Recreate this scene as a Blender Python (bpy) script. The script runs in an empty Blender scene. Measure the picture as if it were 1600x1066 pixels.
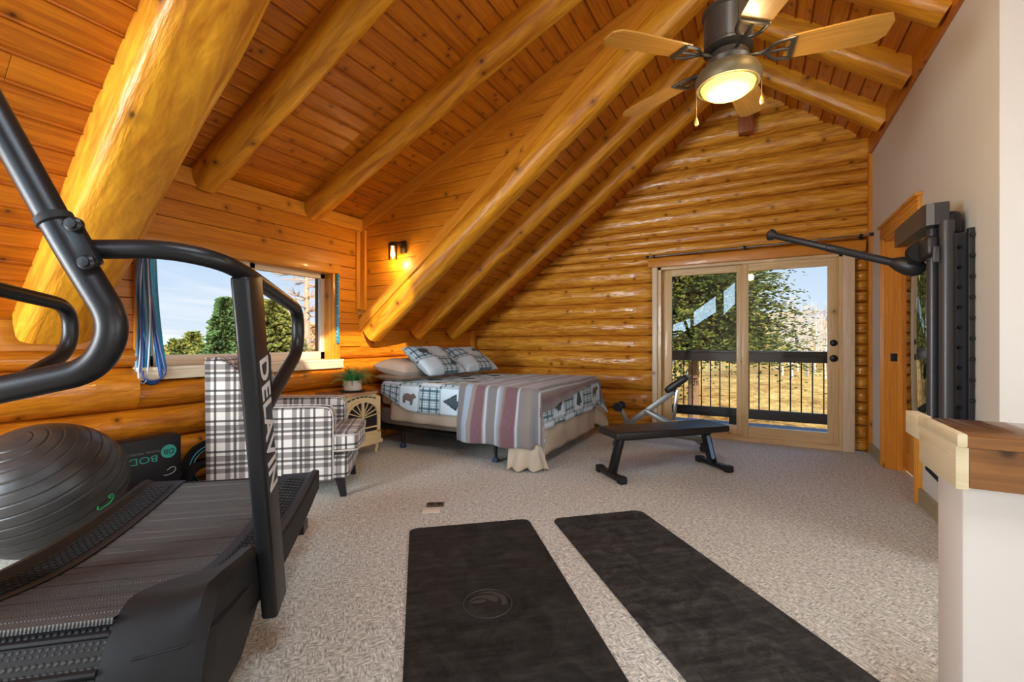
import bpy, bmesh, math, random
from mathutils import Vector, Matrix, noise
random.seed(7)
R = math.radians
sc = bpy.context.scene
COL = sc.collection

# ------------------------------------------------------------------ helpers
class MB:
    """collects verts / faces / uvs for one mesh object"""
    def __init__(s):
        s.v, s.f, s.uv, s.mi, s.sm = [], [], [], [], []
    def add(s, vs, fs, uvs=None, mi=0, smooth=False):
        o = len(s.v)
        s.v += [tuple(p) for p in vs]
        for k, f in enumerate(fs):
            s.f.append([o + i for i in f])
            s.uv.append(uvs[k] if uvs else [(vs[i][0], vs[i][1]) for i in f])
            s.mi.append(mi); s.sm.append(smooth)
        return s
    def quad(s, p, uv=None, mi=0):
        s.add(p, [tuple(range(len(p)))], [uv] if uv else None, mi)
    def box(s, c, size, mat=None, mi=0, bev=0.0, grain=None, seg=2):
        """box centred c; grain = axis index along which the wood runs"""
        sx, sy, sz = size
        if grain is None: grain = max(range(3), key=lambda i: size[i])
        ru, rv = random.random()*40, random.random()*40
        bm = bmesh.new()
        bmesh.ops.create_cube(bm, size=1.0, matrix=Matrix.Diagonal((sx, sy, sz, 1)))
        if bev > 0:
            bmesh.ops.bevel(bm, geom=bm.edges[:], offset=min(bev, .49*min(size)), segments=seg, profile=.5, affect='EDGES')
        bm.normal_update()
        M = Matrix.Translation(Vector(c)) @ (mat.to_4x4() if mat is not None else Matrix.Identity(4))
        vs = [M @ v.co for v in bm.verts]
        bm.verts.index_update()
        fs, uvs = [], []
        for f in bm.faces:
            n = f.normal; ax = max(range(3), key=lambda i: abs(n[i]))
            oth = [i for i in range(3) if i != ax]
            if grain in oth: a, b = grain, [i for i in oth if i != grain][0]
            else: a, b = oth
            fs.append([v.index for v in f.verts])
            uvs.append([(v.co[a] + ru, v.co[b] + rv + ax*.37) for v in f.verts])
        bm.free()
        s.add(vs, fs, uvs, mi, bev > 0 and seg > 1)
        return s
    def tube(s, pts, r, n=12, mi=0, closed=False, cap=True, sq=None):
        """tube along points; r number or list; sq = (a,b) superellipse-ish flattening"""
        pts = [Vector(p) for p in pts]; N = len(pts)
        rs = r if isinstance(r, (list, tuple)) else [r]*N
        T = []
        for i in range(N):
            a = pts[(i-1) % N] if (closed or i > 0) else pts[i]
            b = pts[(i+1) % N] if (closed or i < N-1) else pts[i]
            T.append((b-a).normalized())
        up = Vector((0, 0, 1)) if abs(T[0].z) < .95 else Vector((1, 0, 0))
        x = T[0].cross(up).normalized()
        vs, acc, L = [], 0, []
        for i in range(N):
            if i > 0:
                x = (x - T[i]*x.dot(T[i]))
                x = x.normalized() if x.length > 1e-6 else T[i].orthogonal().normalized()
                acc += (pts[i]-pts[i-1]).length
            L.append(acc)
            y = T[i].cross(x)
            for k in range(n):
                a = 2*math.pi*k/n
                vs.append(pts[i] + x*math.cos(a)*rs[i] + y*math.sin(a)*rs[i])
        fs, uvs = [], []
        M = N if closed else N-1
        ru = random.random()*20
        for i in range(M):
            j = (i+1) % N
            for k in range(n):
                k2 = (k+1) % n
                fs.append((i*n+k, i*n+k2, j*n+k2, j*n+k))
                c = 2*math.pi*rs[i]
                u0, u1 = L[i]+ru, (L[j] if j > i else L[i]+.01)+ru
                uvs.append([(u0, k/n*c), (u0, (k+1)/n*c), (u1, (k+1)/n*c), (u1, k/n*c)])
        if cap and not closed:
            fs.append(tuple(range(n))[::-1]); uvs.append([(.1*math.cos(k), .1*math.sin(k)) for k in range(n)])
            fs.append(tuple((N-1)*n+k for k in range(n))); uvs.append([(.1*math.cos(k), .1*math.sin(k)) for k in range(n)])
        s.add(vs, fs, uvs, mi, True)
        return s
    def lathe(s, prof, c=(0, 0, 0), n=32, mi=0, mat=None, capends=True):
        M = Matrix.Translation(Vector(c)) @ (mat.to_4x4() if mat is not None else Matrix.Identity(4))
        vs = []
        for (r, z) in prof:
            for k in range(n):
                a = 2*math.pi*k/n
                vs.append(M @ Vector((max(r, 1e-5)*math.cos(a), max(r, 1e-5)*math.sin(a), z)))
        fs, uvs = [], []
        for i in range(len(prof)-1):
            for k in range(n):
                k2 = (k+1) % n
                fs.append((i*n+k, i*n+k2, (i+1)*n+k2, (i+1)*n+k))
                uvs.append([(k/n, i*.1), ((k+1)/n, i*.1), ((k+1)/n, i*.1+.1), (k/n, i*.1+.1)])
        if capends:
            fs.append(tuple(range(n))[::-1]); uvs.append([(0, 0)]*n)
            fs.append(tuple((len(prof)-1)*n+k for k in range(n))); uvs.append([(0, 0)]*n)
        s.add(vs, fs, uvs, mi, True)
        return s
    def prism(s, poly, d0, d1, axes=(0, 1, 2), mi=0, uvaxis=None):
        """extrude 2D poly (in axes[0],axes[1]) from d0 to d1 along axes[2]"""
        n = len(poly); vs = []
        for d in (d0, d1):
            for (a, b) in poly:
                p = [0, 0, 0]; p[axes[0]] = a; p[axes[1]] = b; p[axes[2]] = d
                vs.append(p)
        ru, rv = random.random()*30, random.random()*30
        fs = [tuple(range(n)), tuple(range(2*n-1, n-1, -1))]
        uvs = [[(poly[i][0]+ru, poly[i][1]+rv) for i in range(n)], [(poly[i-n][0]+ru, poly[i-n][1]+rv) for i in range(2*n-1, n-1, -1)]]
        acc = 0
        for i in range(n):
            j = (i+1) % n
            l = math.dist(poly[i], poly[j])
            fs.append((i, i+n, j+n, j))
            uvs.append([(acc+ru, d0+rv), (acc+ru, d1+rv), (acc+l+ru, d1+rv), (acc+l+ru, d0+rv)])
            acc += l
        s.add(vs, fs, uvs, mi)
        return s
    def grid(s, fn, nu, nv, uvfn=None, mi=0, closed_u=False):
        vs = [fn(i/nu, j/nv) for j in range(nv+1) for i in range(nu+1)]
        fs, uvs = [], []
        for j in range(nv):
            for i in range(nu):
                a = j*(nu+1)+i
                fs.append((a, a+1, a+nu+2, a+nu+1))
                q = [(i/nu, j/nv), ((i+1)/nu, j/nv), ((i+1)/nu, (j+1)/nv), (i/nu, (j+1)/nv)]
                uvs.append([uvfn(*t) for t in q] if uvfn else q)
        s.add(vs, fs, uvs, mi, True)
        return s
    def build(s, name, mats, parent=None, world=False, fixn=True, angle=35, sub=0, solid=0.0, offs=-1):
        me = bpy.data.meshes.new(name)
        me.from_pydata(s.v, [], s.f)
        if not isinstance(mats, (list, tuple)): mats = [mats]
        for m in mats: me.materials.append(m)
        uvl = me.uv_layers.new(name='UVMap')
        k = 0
        for i, p in enumerate(me.polygons):
            p.material_index = s.mi[i]; p.use_smooth = s.sm[i]
            for t in range(p.loop_total):
                uvl.data[p.loop_start+t].uv = s.uv[i][t]
        if fixn:
            bm = bmesh.new(); bm.from_mesh(me)
            bmesh.ops.recalc_face_normals(bm, faces=bm.faces[:])
            bm.to_mesh(me); bm.free()
        if any(s.sm):
            me.set_sharp_from_angle(angle=R(angle))
        if world and parent is not None:
            me.transform(parent.matrix_basis.inverted())
        me.update()
        o = bpy.data.objects.new(name, me)
        COL.objects.link(o)
        if parent is not None: o.parent = parent
        if solid:
            m = o.modifiers.new('thick', 'SOLIDIFY'); m.thickness = solid; m.offset = offs
        if sub:
            m = o.modifiers.new('sub', 'SUBSURF'); m.levels = sub; m.render_levels = sub
        return o

def tag(o, label, cat, group=None, kind=None):
    o['label'] = label; o['category'] = cat
    if group: o['group'] = group
    if kind: o['kind'] = kind
    return o
def thing(name, label, cat, loc=(0, 0, 0), rz=0.0, group=None):
    o = bpy.data.objects.new(name, None); COL.objects.link(o)
    o.empty_display_size = .1
    o.location = loc; o.rotation_euler = (0, 0, rz)
    o.matrix_basis = Matrix.Translation(Vector(loc)) @ Matrix.Rotation(rz, 4, 'Z')
    return tag(o, label, cat, group)
def struct(o, lab=None):
    o['kind'] = 'structure'
    return o
def dup(o, loc=None, rz=None, label=None):
    c = o.copy(); COL.objects.link(c)
    if loc is not None: c.location = loc
    if rz is not None: c.rotation_euler = (0, 0, rz)
    if label: c['label'] = label
    for ch in list(o.children):
        d = ch.copy(); COL.objects.link(d); d.parent = c
        for g in list(ch.children):
            e = g.copy(); COL.objects.link(e); e.parent = d
    return c
def bez(pts, rad=.06, n=6):
    """polyline with rounded corners"""
    P = [Vector(p) for p in pts]; out = [P[0]]
    for i in range(1, len(P)-1):
        a, b, c = P[i-1], P[i], P[i+1]
        r = min(rad, .48*(a-b).length, .48*(c-b).length)
        p0 = b + (a-b).normalized()*r; p2 = b + (c-b).normalized()*r
        for k in range(n+1):
            t = k/n
            out.append(p0*(1-t)**2 + b*2*t*(1-t) + p2*t*t)
    out.append(P[-1])
    return out
def text_mesh(body, size, name, mat, parent, M, extrude=.0008, width=1.0, bold=0.0):
    cu = bpy.data.curves.new(name, 'FONT'); cu.body = body; cu.size = size; cu.extrude = extrude
    cu.align_x = 'CENTER'; cu.align_y = 'CENTER'; cu.resolution_u = 3; cu.offset = bold; cu.space_character = 1.07 if bold else 1.0
    t = bpy.data.objects.new(name, cu); COL.objects.link(t)
    dg = bpy.context.evaluated_depsgraph_get()
    me = bpy.data.meshes.new_from_object(t.evaluated_get(dg))
    bpy.data.objects.remove(t); bpy.data.curves.remove(cu)
    me.transform(Matrix.Diagonal((width, 1, 1, 1))); me.transform(M)
    me.materials.clear(); me.materials.append(mat)
    o = bpy.data.objects.new(name, me); COL.objects.link(o)
    if parent: o.parent = parent
    return o
def frame(o, x, y):
    """matrix with origin o, x axis x, y axis y"""
    x = Vector(x).normalized(); y = Vector(y); y = (y - x*y.dot(x)).normalized(); z = x.cross(y)
    M = Matrix.Identity(4)
    for i in range(3):
        M[i][0], M[i][1], M[i][2], M[i][3] = x[i], y[i], z[i], o[i]
    return M

# ------------------------------------------------------------------ materials
def srgb(r, g, b):
    def f(c):
        c /= 255.
        return c/12.92 if c <= .04045 else ((c+.055)/1.055)**2.4
    return (f(r), f(g), f(b), 1)
def mat(name, col=(.5, .5, .5, 1), rough=.5, metal=0.0, spec=.5, bump=None, emit=None, estr=0, trans=0, coat=0, sheen=0):
    m = bpy.data.materials.new(name); m.use_nodes = True
    nt = m.node_tree; b = nt.nodes['Principled BSDF']
    b.inputs['Base Color'].default_value = col
    b.inputs['Roughness'].default_value = rough
    b.inputs['Metallic'].default_value = metal
    b.inputs['Specular IOR Level'].default_value = spec
    b.inputs['Coat Weight'].default_value = coat
    b.inputs['Sheen Weight'].default_value = sheen
    if trans: b.inputs['Transmission Weight'].default_value = trans
    if emit:
        b.inputs['Emission Color'].default_value = emit; b.inputs['Emission Strength'].default_value = estr
    if bump:
        sc_, st, dist = bump
        tc = nt.nodes.new('ShaderNodeTexCoord'); n = nt.nodes.new('ShaderNodeTexNoise'); n.inputs['Scale'].default_value = sc_
        n.inputs['Detail'].default_value = 4
        bp = nt.nodes.new('ShaderNodeBump'); bp.inputs['Strength'].default_value = st; bp.inputs['Distance'].default_value = dist
        nt.links.new(tc.outputs['Object'], n.inputs['Vector']); nt.links.new(n.outputs['Fac'], bp.inputs['Height'])
        nt.links.new(bp.outputs['Normal'], b.inputs['Normal'])
    return m
class NT:
    """small helper for writing node trees"""
    def __init__(s, m): s.nt = m.node_tree; s.b = s.nt.nodes.get('Principled BSDF')
    def n(s, t, **kw):
        nd = s.nt.nodes.new('ShaderNode'+t)
        for k, v in kw.items():
            if hasattr(nd, k) and k not in ('Scale',): setattr(nd, k, v)
            else: nd.inputs[k].default_value = v
        return nd
    def l(s, a, b): s.nt.links.new(a, b)
    def math(s, op, a, b=None, c=None):
        nd = s.nt.nodes.new('ShaderNodeMath'); nd.operation = op
        for i, x in enumerate((a, b, c)):
            if x is None: continue
            if isinstance(x, (int, float)): nd.inputs[i].default_value = x
            else: s.l(x, nd.inputs[i])
        return nd.outputs[0]
    def mix(s, f, a, b, blend='MIX'):
        nd = s.nt.nodes.new('ShaderNodeMix'); nd.data_type = 'RGBA'; nd.blend_type = blend
        for x, i in ((f, 0), (a, 6), (b, 7)):
            if isinstance(x, (int, float)): nd.inputs[i].default_value = x
            elif isinstance(x, tuple): nd.inputs[i].default_value = x
            else: s.l(x, nd.inputs[i])
        return nd.outputs[2]
    def ramp(s, f, stops, interp='LINEAR'):
        nd = s.nt.nodes.new('ShaderNodeValToRGB'); cr = nd.color_ramp; cr.interpolation = interp
        while len(cr.elements) < len(stops): cr.elements.new(.5)
        for e, (p, c) in zip(cr.elements, stops):
            e.position = p; e.color = c if isinstance(c, tuple) else (c, c, c, 1)
        s.l(f, nd.inputs[0])
        return nd.outputs[0]
def wood(name, light, dark, knot=.6, rough=.38, stretch=(1.2, 22), kscale=3.2, coat=.15, tone=.5, bump=.15, peel=0.0):
    m = mat(name, rough=rough, coat=coat); t = NT(m)
    uv = t.n('UVMap').outputs[0]
    mp = t.n('Mapping'); mp.inputs['Scale'].default_value = (stretch[0], stretch[1], 1); t.l(uv, mp.inputs[0])
    g = t.n('TexNoise', Scale=2.2, Detail=6.0, Roughness=.62, Distortion=.9); t.l(mp.outputs[0], g.inputs['Vector'])
    grain = t.ramp(g.outputs['Fac'], [(.38, 0.0), (.6, 1.0)])
    mp2 = t.n('Mapping'); mp2.inputs['Scale'].default_value = (.35, 1.6, 1); t.l(uv, mp2.inputs[0])
    lo = t.n('TexNoise', Scale=1.0, Detail=2.0); t.l(mp2.outputs[0], lo.inputs['Vector'])
    lof = t.ramp(lo.outputs['Fac'], [(.3, 0.0), (.7, 1.0)])
    f = t.math('ADD', t.math('MULTIPLY', grain, 1-tone), t.math('MULTIPLY', lof, tone))
    col = t.mix(f, dark, light)
    kd = tuple(c*.22 for c in dark[:3])+(1,)
    if knot > 0:
        v = t.n('TexVoronoi', Scale=kscale, voronoi_dimensions='2D'); t.l(uv, v.inputs['Vector'])
        k = t.ramp(v.outputs['Distance'], [(.022, 1.0), (.055, 0.0)])
        sp = t.n('SeparateColor'); t.l(v.outputs['Color'], sp.inputs[0])
        keep = t.math('LESS_THAN', sp.outputs[0], knot)
        halo = t.ramp(v.outputs['Distance'], [(.05, .5), (.16, 0.0)])
        col = t.mix(t.math('MULTIPLY', halo, keep), col, tuple(c*.55 for c in dark[:3])+(1,))
        col = t.mix(t.math('MULTIPLY', k, t.math('MULTIPLY', keep, .85)), col, kd)
    t.l(col, t.b.inputs['Base Color'])
    bp = t.n('Bump', Strength=bump, Distance=.004); t.l(g.outputs['Fac'], bp.inputs['Height'])
    if peel:
        mp3 = t.n('Mapping'); mp3.inputs['Scale'].default_value = (2.6, 9, 1); t.l(uv, mp3.inputs[0])
        pn = t.n('TexNoise', Scale=1.6, Detail=3.0); t.l(mp3.outputs[0], pn.inputs['Vector'])
        bp2 = t.n('Bump', Strength=peel, Distance=.02); t.l(pn.outputs['Fac'], bp2.inputs['Height']); t.l(bp.outputs[0], bp2.inputs['Normal'])
        t.l(bp2.outputs[0], t.b.inputs['Normal'])
    else:
        t.l(bp.outputs[0], t.b.inputs['Normal'])
    return m

M_ceil = wood('pine_ceiling', srgb(206, 124, 20), srgb(150, 74, 6), knot=.7, kscale=4.6)
M_board = wood('pine_wallboard', srgb(218, 142, 32), srgb(172, 94, 12), knot=.55, kscale=3.4)
M_beam = wood('pine_beam', srgb(230, 164, 40), srgb(168, 98, 10), knot=.5, kscale=2.6, stretch=(.7, 6), peel=.6, rough=.42, coat=.05, tone=.3)
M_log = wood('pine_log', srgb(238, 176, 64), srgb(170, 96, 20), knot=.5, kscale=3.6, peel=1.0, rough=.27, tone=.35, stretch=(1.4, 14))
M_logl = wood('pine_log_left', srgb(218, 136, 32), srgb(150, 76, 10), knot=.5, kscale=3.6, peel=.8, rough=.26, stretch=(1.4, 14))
M_trim = wood('pine_trim', srgb(222, 150, 44), srgb(182, 108, 20), knot=.35)
M_frame = wood('fir_door_frame', srgb(228, 202, 154), srgb(200, 166, 114), knot=.1, rough=.42, stretch=(1.0, 34), tone=.35)
M_pale = wood('pale_casing', srgb(236, 218, 190), srgb(210, 186, 150), knot=.3, rough=.45)
M_oak = wood('oak_casing', srgb(232, 166, 60), srgb(200, 124, 34), knot=.15, rough=.35, stretch=(1, 30))
M_cap = wood('walnut_cap', srgb(152, 106, 58), srgb(108, 68, 32), knot=.25, rough=.22, coat=.5)
M_capend = wood('raw_pine_end', srgb(226, 214, 178), srgb(206, 190, 148), knot=.4, rough=.5)
M_dark = mat('gap_dark', srgb(40, 24, 10), .9)
M_white = mat('plaster_white', srgb(216, 213, 204), .75, bump=(5, .08, .02))
M_base = wood('baseboard_wood', srgb(170, 158, 120), srgb(140, 128, 92), knot=.1)
M_blk = mat('black_metal', srgb(22, 23, 25), .38, .0, .4, bump=(220, .12, .002))
M_blkmat = mat('black_plastic', srgb(24, 25, 26), .55, .0, .28, bump=(160, .1, .002))
M_rub = mat('black_rubber', srgb(17, 17, 18), .7)
M_vinyl = mat('black_vinyl', srgb(30, 30, 30), .45, bump=(120, .12, .002))
M_grey = mat('grey_metal', srgb(122, 122, 118), .38, .5)
M_chrome = mat('chrome', srgb(190, 190, 190), .2, 1.0)
M_dgrey = mat('dark_grey', srgb(62, 60, 58), .55)
M_bronze = mat('aged_bronze', srgb(74, 62, 46), .38, .8)
M_letter = mat('letter_grey', srgb(196, 192, 188), .5)
M_navy = mat('dark_leg', srgb(24, 22, 28), .4)

def glass_mat(name, tint=(1, 1, 1, 1), refl=1.0):
    m = bpy.data.materials.new(name); m.use_nodes = True; nt = m.node_tree; nt.nodes.clear()
    o = nt.nodes.new('ShaderNodeOutputMaterial'); mx = nt.nodes.new('ShaderNodeMixShader')
    tr = nt.nodes.new('ShaderNodeBsdfTransparent'); tr.inputs[0].default_value = tint
    gl = nt.nodes.new('ShaderNodeBsdfGlossy'); gl.inputs['Roughness'].default_value = .0
    fr = nt.nodes.new('ShaderNodeFresnel'); fr.inputs[0].default_value = 1.45
    mu = nt.nodes.new('ShaderNodeMath'); mu.operation = 'MULTIPLY'; mu.inputs[1].default_value = refl
    nt.links.new(fr.outputs[0], mu.inputs[0])
    nt.links.new(mu.outputs[0], mx.inputs[0]); nt.links.new(tr.outputs[0], mx.inputs[1]); nt.links.new(gl.outputs[0], mx.inputs[2])
    nt.links.new(mx.outputs[0], o.inputs[0])
    return m
M_glass = glass_mat('window_glass', (1, 1, 1, 1), .8)
M_jar = glass_mat('lamp_glass', (1, .92, .75, 1), 1.0)

def carpet_mat():
    m = mat('carpet_loop', rough=.95, spec=.1, sheen=.2); t = NT(m)
    tc = t.n('TexCoord').outputs['Object']
    mp = t.n('Mapping'); mp.inputs['Rotation'].default_value = (0, 0, R(38)); t.l(tc, mp.inputs[0])
    # short dashes laid in two directions, like a sisal-look loop pile
    a = t.n('Mapping'); a.inputs['Scale'].default_value = (34, 120, 1); t.l(mp.outputs[0], a.inputs[0])
    na = t.n('TexNoise', Scale=1.0, Detail=3.0, Roughness=.6); t.l(a.outputs[0], na.inputs['Vector'])
    b = t.n('Mapping'); b.inputs['Scale'].default_value = (120, 34, 1); t.l(mp.outputs[0], b.inputs[0])
    nb = t.n('TexNoise', Scale=1.0, Detail=3.0, Roughness=.6); t.l(b.outputs[0], nb.inputs['Vector'])
    ck = t.n('TexChecker', Scale=14.0); t.l(mp.outputs[0], ck.inputs['Vector'])
    h = t.mix(ck.outputs['Fac'], na.outputs['Fac'], nb.outputs['Fac'])
    n3 = t.n('TexNoise', Scale=260.0, Detail=2.0); t.l(tc, n3.inputs['Vector'])
    hh = t.math('ADD', t.math('MULTIPLY', h, .7), t.math('MULTIPLY', n3.outputs['Fac'], .3))
    n4 = t.n('TexNoise', Scale=1.3, Detail=4.0); t.l(tc, n4.inputs['Vector'])
    col = t.ramp(hh, [(.36, srgb(110, 107, 96)), (.5, srgb(194, 193, 181)), (.62, srgb(240, 240, 229))])
    col = t.mix(t.math('MULTIPLY', n4.outputs['Fac'], .25), col, srgb(172, 168, 160))
    t.l(col, t.b.inputs['Base Color'])
    bp = t.n('Bump', Strength=.8, Distance=.006); t.l(hh, bp.inputs['Height']); t.l(bp.outputs[0], t.b.inputs['Normal'])
    return m
M_carpet = carpet_mat()

def plaid_mat(name, per=.13):
    m = mat(name, rough=.9, spec=.15, sheen=.2); t = NT(m)
    uv = t.n('UVMap').outputs[0]; sp = t.n('SeparateXYZ'); t.l(uv, sp.inputs[0])
    def stripes(o):
        fr = t.math('FRACT', t.math('MULTIPLY', o, 1/per))
        return t.ramp(fr, [(0, 1.0), (.13, .34), (.28, 1.0), (.37, .10), (.45, .9), (.52, .34), (.70, 1.0), (.80, .04), (.87, 1.0)], 'CONSTANT')
    a, b = stripes(sp.outputs[0]), stripes(sp.outputs[1])
    mx = t.mix(.5, a, b)
    mul = t.mix(1.0, a, b, 'MULTIPLY')
    v = t.mix(.45, mx, mul)
    n = t.n('TexNoise', Scale=420.0, Detail=1.0); t.l(uv, n.inputs['Vector'])
    col = t.ramp(v, [(0, srgb(26, 25, 26)), (.28, srgb(88, 84, 82)), (.62, srgb(160, 154, 148)), (1, srgb(222, 217, 208))])
    col = t.mix(t.math('MULTIPLY', n.outputs['Fac'], .22), col, srgb(120, 116, 112))
    t.l(col, t.b.inputs['Base Color'])
    bp = t.n('Bump', Strength=.25, Distance=.002); t.l(n.outputs['Fac'], bp.inputs['Height']); t.l(bp.outputs[0], t.b.inputs['Normal'])
    return m
M_plaid = plaid_mat('buffalo_plaid', .21)
M_piping = mat('cream_piping', srgb(196, 188, 178), .9)
# ------------------------------------------------------------------ camera
HC = 1.146
cam = bpy.data.cameras.new('camera'); cam.sensor_width = 36; cam.lens = 690/1600*36; cam.clip_start = .02; cam.clip_end = 2000
camo = bpy.data.objects.new('camera', cam); COL.objects.link(camo)
camo.location = (0, 0, HC); camo.rotation_euler = (R(90), 0, R(29.22)); sc.camera = camo

# ------------------------------------------------------------------ room shell
XL, XR, YB, YF = -3.9, 1.0, 5.78, -2.4
RX, RH, SL = -.16, 4.08, .755           # ridge and main pitch
DY0, DY1, DH = 1.03, 3.5, 2.5           # dormer
DS = (RH-DH)/(RX-XL)
def roof(x): return RH - SL*abs(x-RX)
def dorm(x): return DH + DS*(x-XL)
SKY = (.22, .64, -1.1, .5)             # skylight x0,x1,y0,y1 in right slope
SKY2 = (.0, .22, .02, .56)              # extra roof cut beside it, added so sun reaches the dormer side wall

def planks(mb, O, U, V, u0, u1, vlen, pw=.132, groove=.006, ulo=None, uhi=None, hole=None, mi=0):
    """tongue and groove boards with v grooves; ulo/uhi(v) limit the run of each board"""
    O, U, V = Vector(O), Vector(U).normalized(), Vector(V).normalized(); N = U.cross(V).normalized()
    n = max(1, round(vlen/pw)); pw = vlen/n
    for i in range(n):
        v0, v1 = i*pw, (i+1)*pw
        segs = []
        a0, a1 = (ulo(v0), ulo(v1)) if ulo else (u0, u0)
        b0, b1 = (uhi(v0), uhi(v1)) if uhi else (u1, u1)
        if b0-a0 < .005 and b1-a1 < .005: continue
        cur0, cur1 = a0, a1
        cuts = []
        x = max(a0, a1) + random.uniform(.8, 3.2)
        while x < min(b0, b1)-.4:
            cuts.append(x); x += random.uniform(1.8, 3.6)
        runs = []
        for c in cuts:
            runs.append((cur0, cur1, c, c)); cur0 = cur1 = c+.0015
        runs.append((cur0, cur1, b0, b1))
        for ho in (hole or ()):
            if not (ho[2] < v1 and ho[3] > v0): continue
            new = []
            for (p0, p1, q0, q1) in runs:
                if q0 <= ho[0] or p0 >= ho[1]: new.append((p0, p1, q0, q1)); continue
                if p0 < ho[0]: new.append((p0, p1, ho[0], ho[0]))
                if q0 > ho[1]: new.append((ho[1], ho[1], q0, q1))
            runs = new
        for (p0, p1, q0, q1) in runs:
            ru, rv = random.random()*60, random.random()*60
            def pt(u, v, d=0): return O + U*u + V*v + N*d
            g0, g1, dp = .0018, .0048, -.016           # open gap, eased edge, gap depth
            prof = [(v0+g0, dp), (v0+g0, -.004), (v0+g1, 0), (v1-g1, 0), (v1-g0, -.004), (v1-g0, dp)]
            vs, uvv = [], []
            for (v, d) in prof:
                q = (v-v0)/pw
                a_, b_ = p0+(p1-p0)*q, q0+(q1-q0)*q
                vs += [pt(a_, v, d), pt(b_, v, d)]; uvv += [(a_+ru, v+rv), (b_+ru, v+rv)]
            fs = [(2*k, 2*k+1, 2*k+3, 2*k+2) for k in range(5)]
            mb.add(vs, fs, [[uvv[k] for k in f] for f in fs], mi)

# floor
f = MB(); f.quad([(XL-.2, YF-.2, 0), (3.2, YF-.2, 0), (3.2, YB+.08, 0), (XL-.2, YB+.08, 0)])
f.box((-.35, 1.7, -.16), (7.4, 8.6, .3), mi=1)
struct(f.build('floor', [M_carpet, M_white], fixn=False))

# ceilings: main slope (both sides), dormer
c = MB()
sl = math.hypot(1, SL); Lm = (RX-XL)*sl
dirL = Vector((-1, 0, -SL)).normalized(); dirR = Vector((1, 0, -SL)).normalized()
planks(c, (RX, 0, RH), (0, 1, 0), dirL, DY1, YB+.05, Lm)
planks(c, (RX, 0, RH), (0, 1, 0), dirL, YF, DY0, Lm)
Lr = (3.0-RX)*sl
planks(c, (RX, 0, RH), (0, -1, 0), dirR, -YB-.05, -YF, Lr, hole=[(-k_[3], -k_[2], (k_[0]-RX)*sl, (k_[1]-RX)*sl) for k_ in (SKY, SKY2)])
dl = math.hypot(1, DS)
planks(c, (RX, 0, RH), (0, 1, 0), Vector((-1, 0, -DS)).normalized(), DY0, DY1, (RX-XL)*dl)
struct(c.build('ceiling', M_ceil, fixn=False))
# roof slabs above (shade the boards from the sky)
r = MB()
def slab(x0, x1, y0, y1, fn, th=.1, off=.02):
    z = [fn(x0)+off, fn(x1)+off]
    vs = [(x0, y0, z[0]), (x1, y0, z[1]), (x1, y1, z[1]), (x0, y1, z[0])]
    vs += [(a, b, h+th) for (a, b, h) in vs]
    r.add(vs, [(0, 1, 2, 3), (7, 6, 5, 4), (0, 4, 5, 1), (1, 5, 6, 2), (2, 6, 7, 3), (3, 7, 4, 0)])
slab(-4.75, RX, DY1+.02, YB+.7, roof)
slab(-4.75, RX, YF-.4, DY0-.02, roof)
slab(-4.4, RX, DY0-.02, DY1+.02, dorm)
xb = [RX, SKY2[0], SKY2[1], SKY[0], SKY[1], 3.3]
for x0_, x1_ in zip(xb, xb[1:]):
    if x1_-x0_ < .001: continue
    xm = (x0_+x1_)/2
    op = SKY if SKY[0] < xm < SKY[1] else (SKY2 if SKY2[0] < xm < SKY2[1] else None)
    if op:
        slab(x0_, x1_, YF-.4, op[2], roof); slab(x0_, x1_, op[3], YB+.7, roof)
    else: slab(x0_, x1_, YF-.4, YB+.7, roof)
M_shingle = mat('roof_shingle', srgb(52, 54, 60), .85)
struct(r.build('roof', M_shingle))
# skylight frame
k = MB()
for (a, b, y0, y1) in ((SKY[0]-.03, SKY[0], SKY[2], SKY2[2]-.03), (SKY2[0]-.03, SKY2[0], SKY2[2], SKY2[3]), (SKY[1], SKY[1]+.03, SKY[2], SKY[3])):
    z0, z1 = roof(a), roof(b)
    k.add([(a, y0, z0), (b, y0, z1), (b, y1, z1), (a, y1, z0), (a, y0, z0+.13), (b, y0, z1+.13), (b, y1, z1+.13), (a, y1, z0+.13)],
          [(0, 1, 2, 3), (7, 6, 5, 4), (0, 4, 5, 1), (1, 5, 6, 2), (2, 6, 7, 3), (3, 7, 4, 0)])
struct(k.build('window_2', M_trim))

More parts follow.
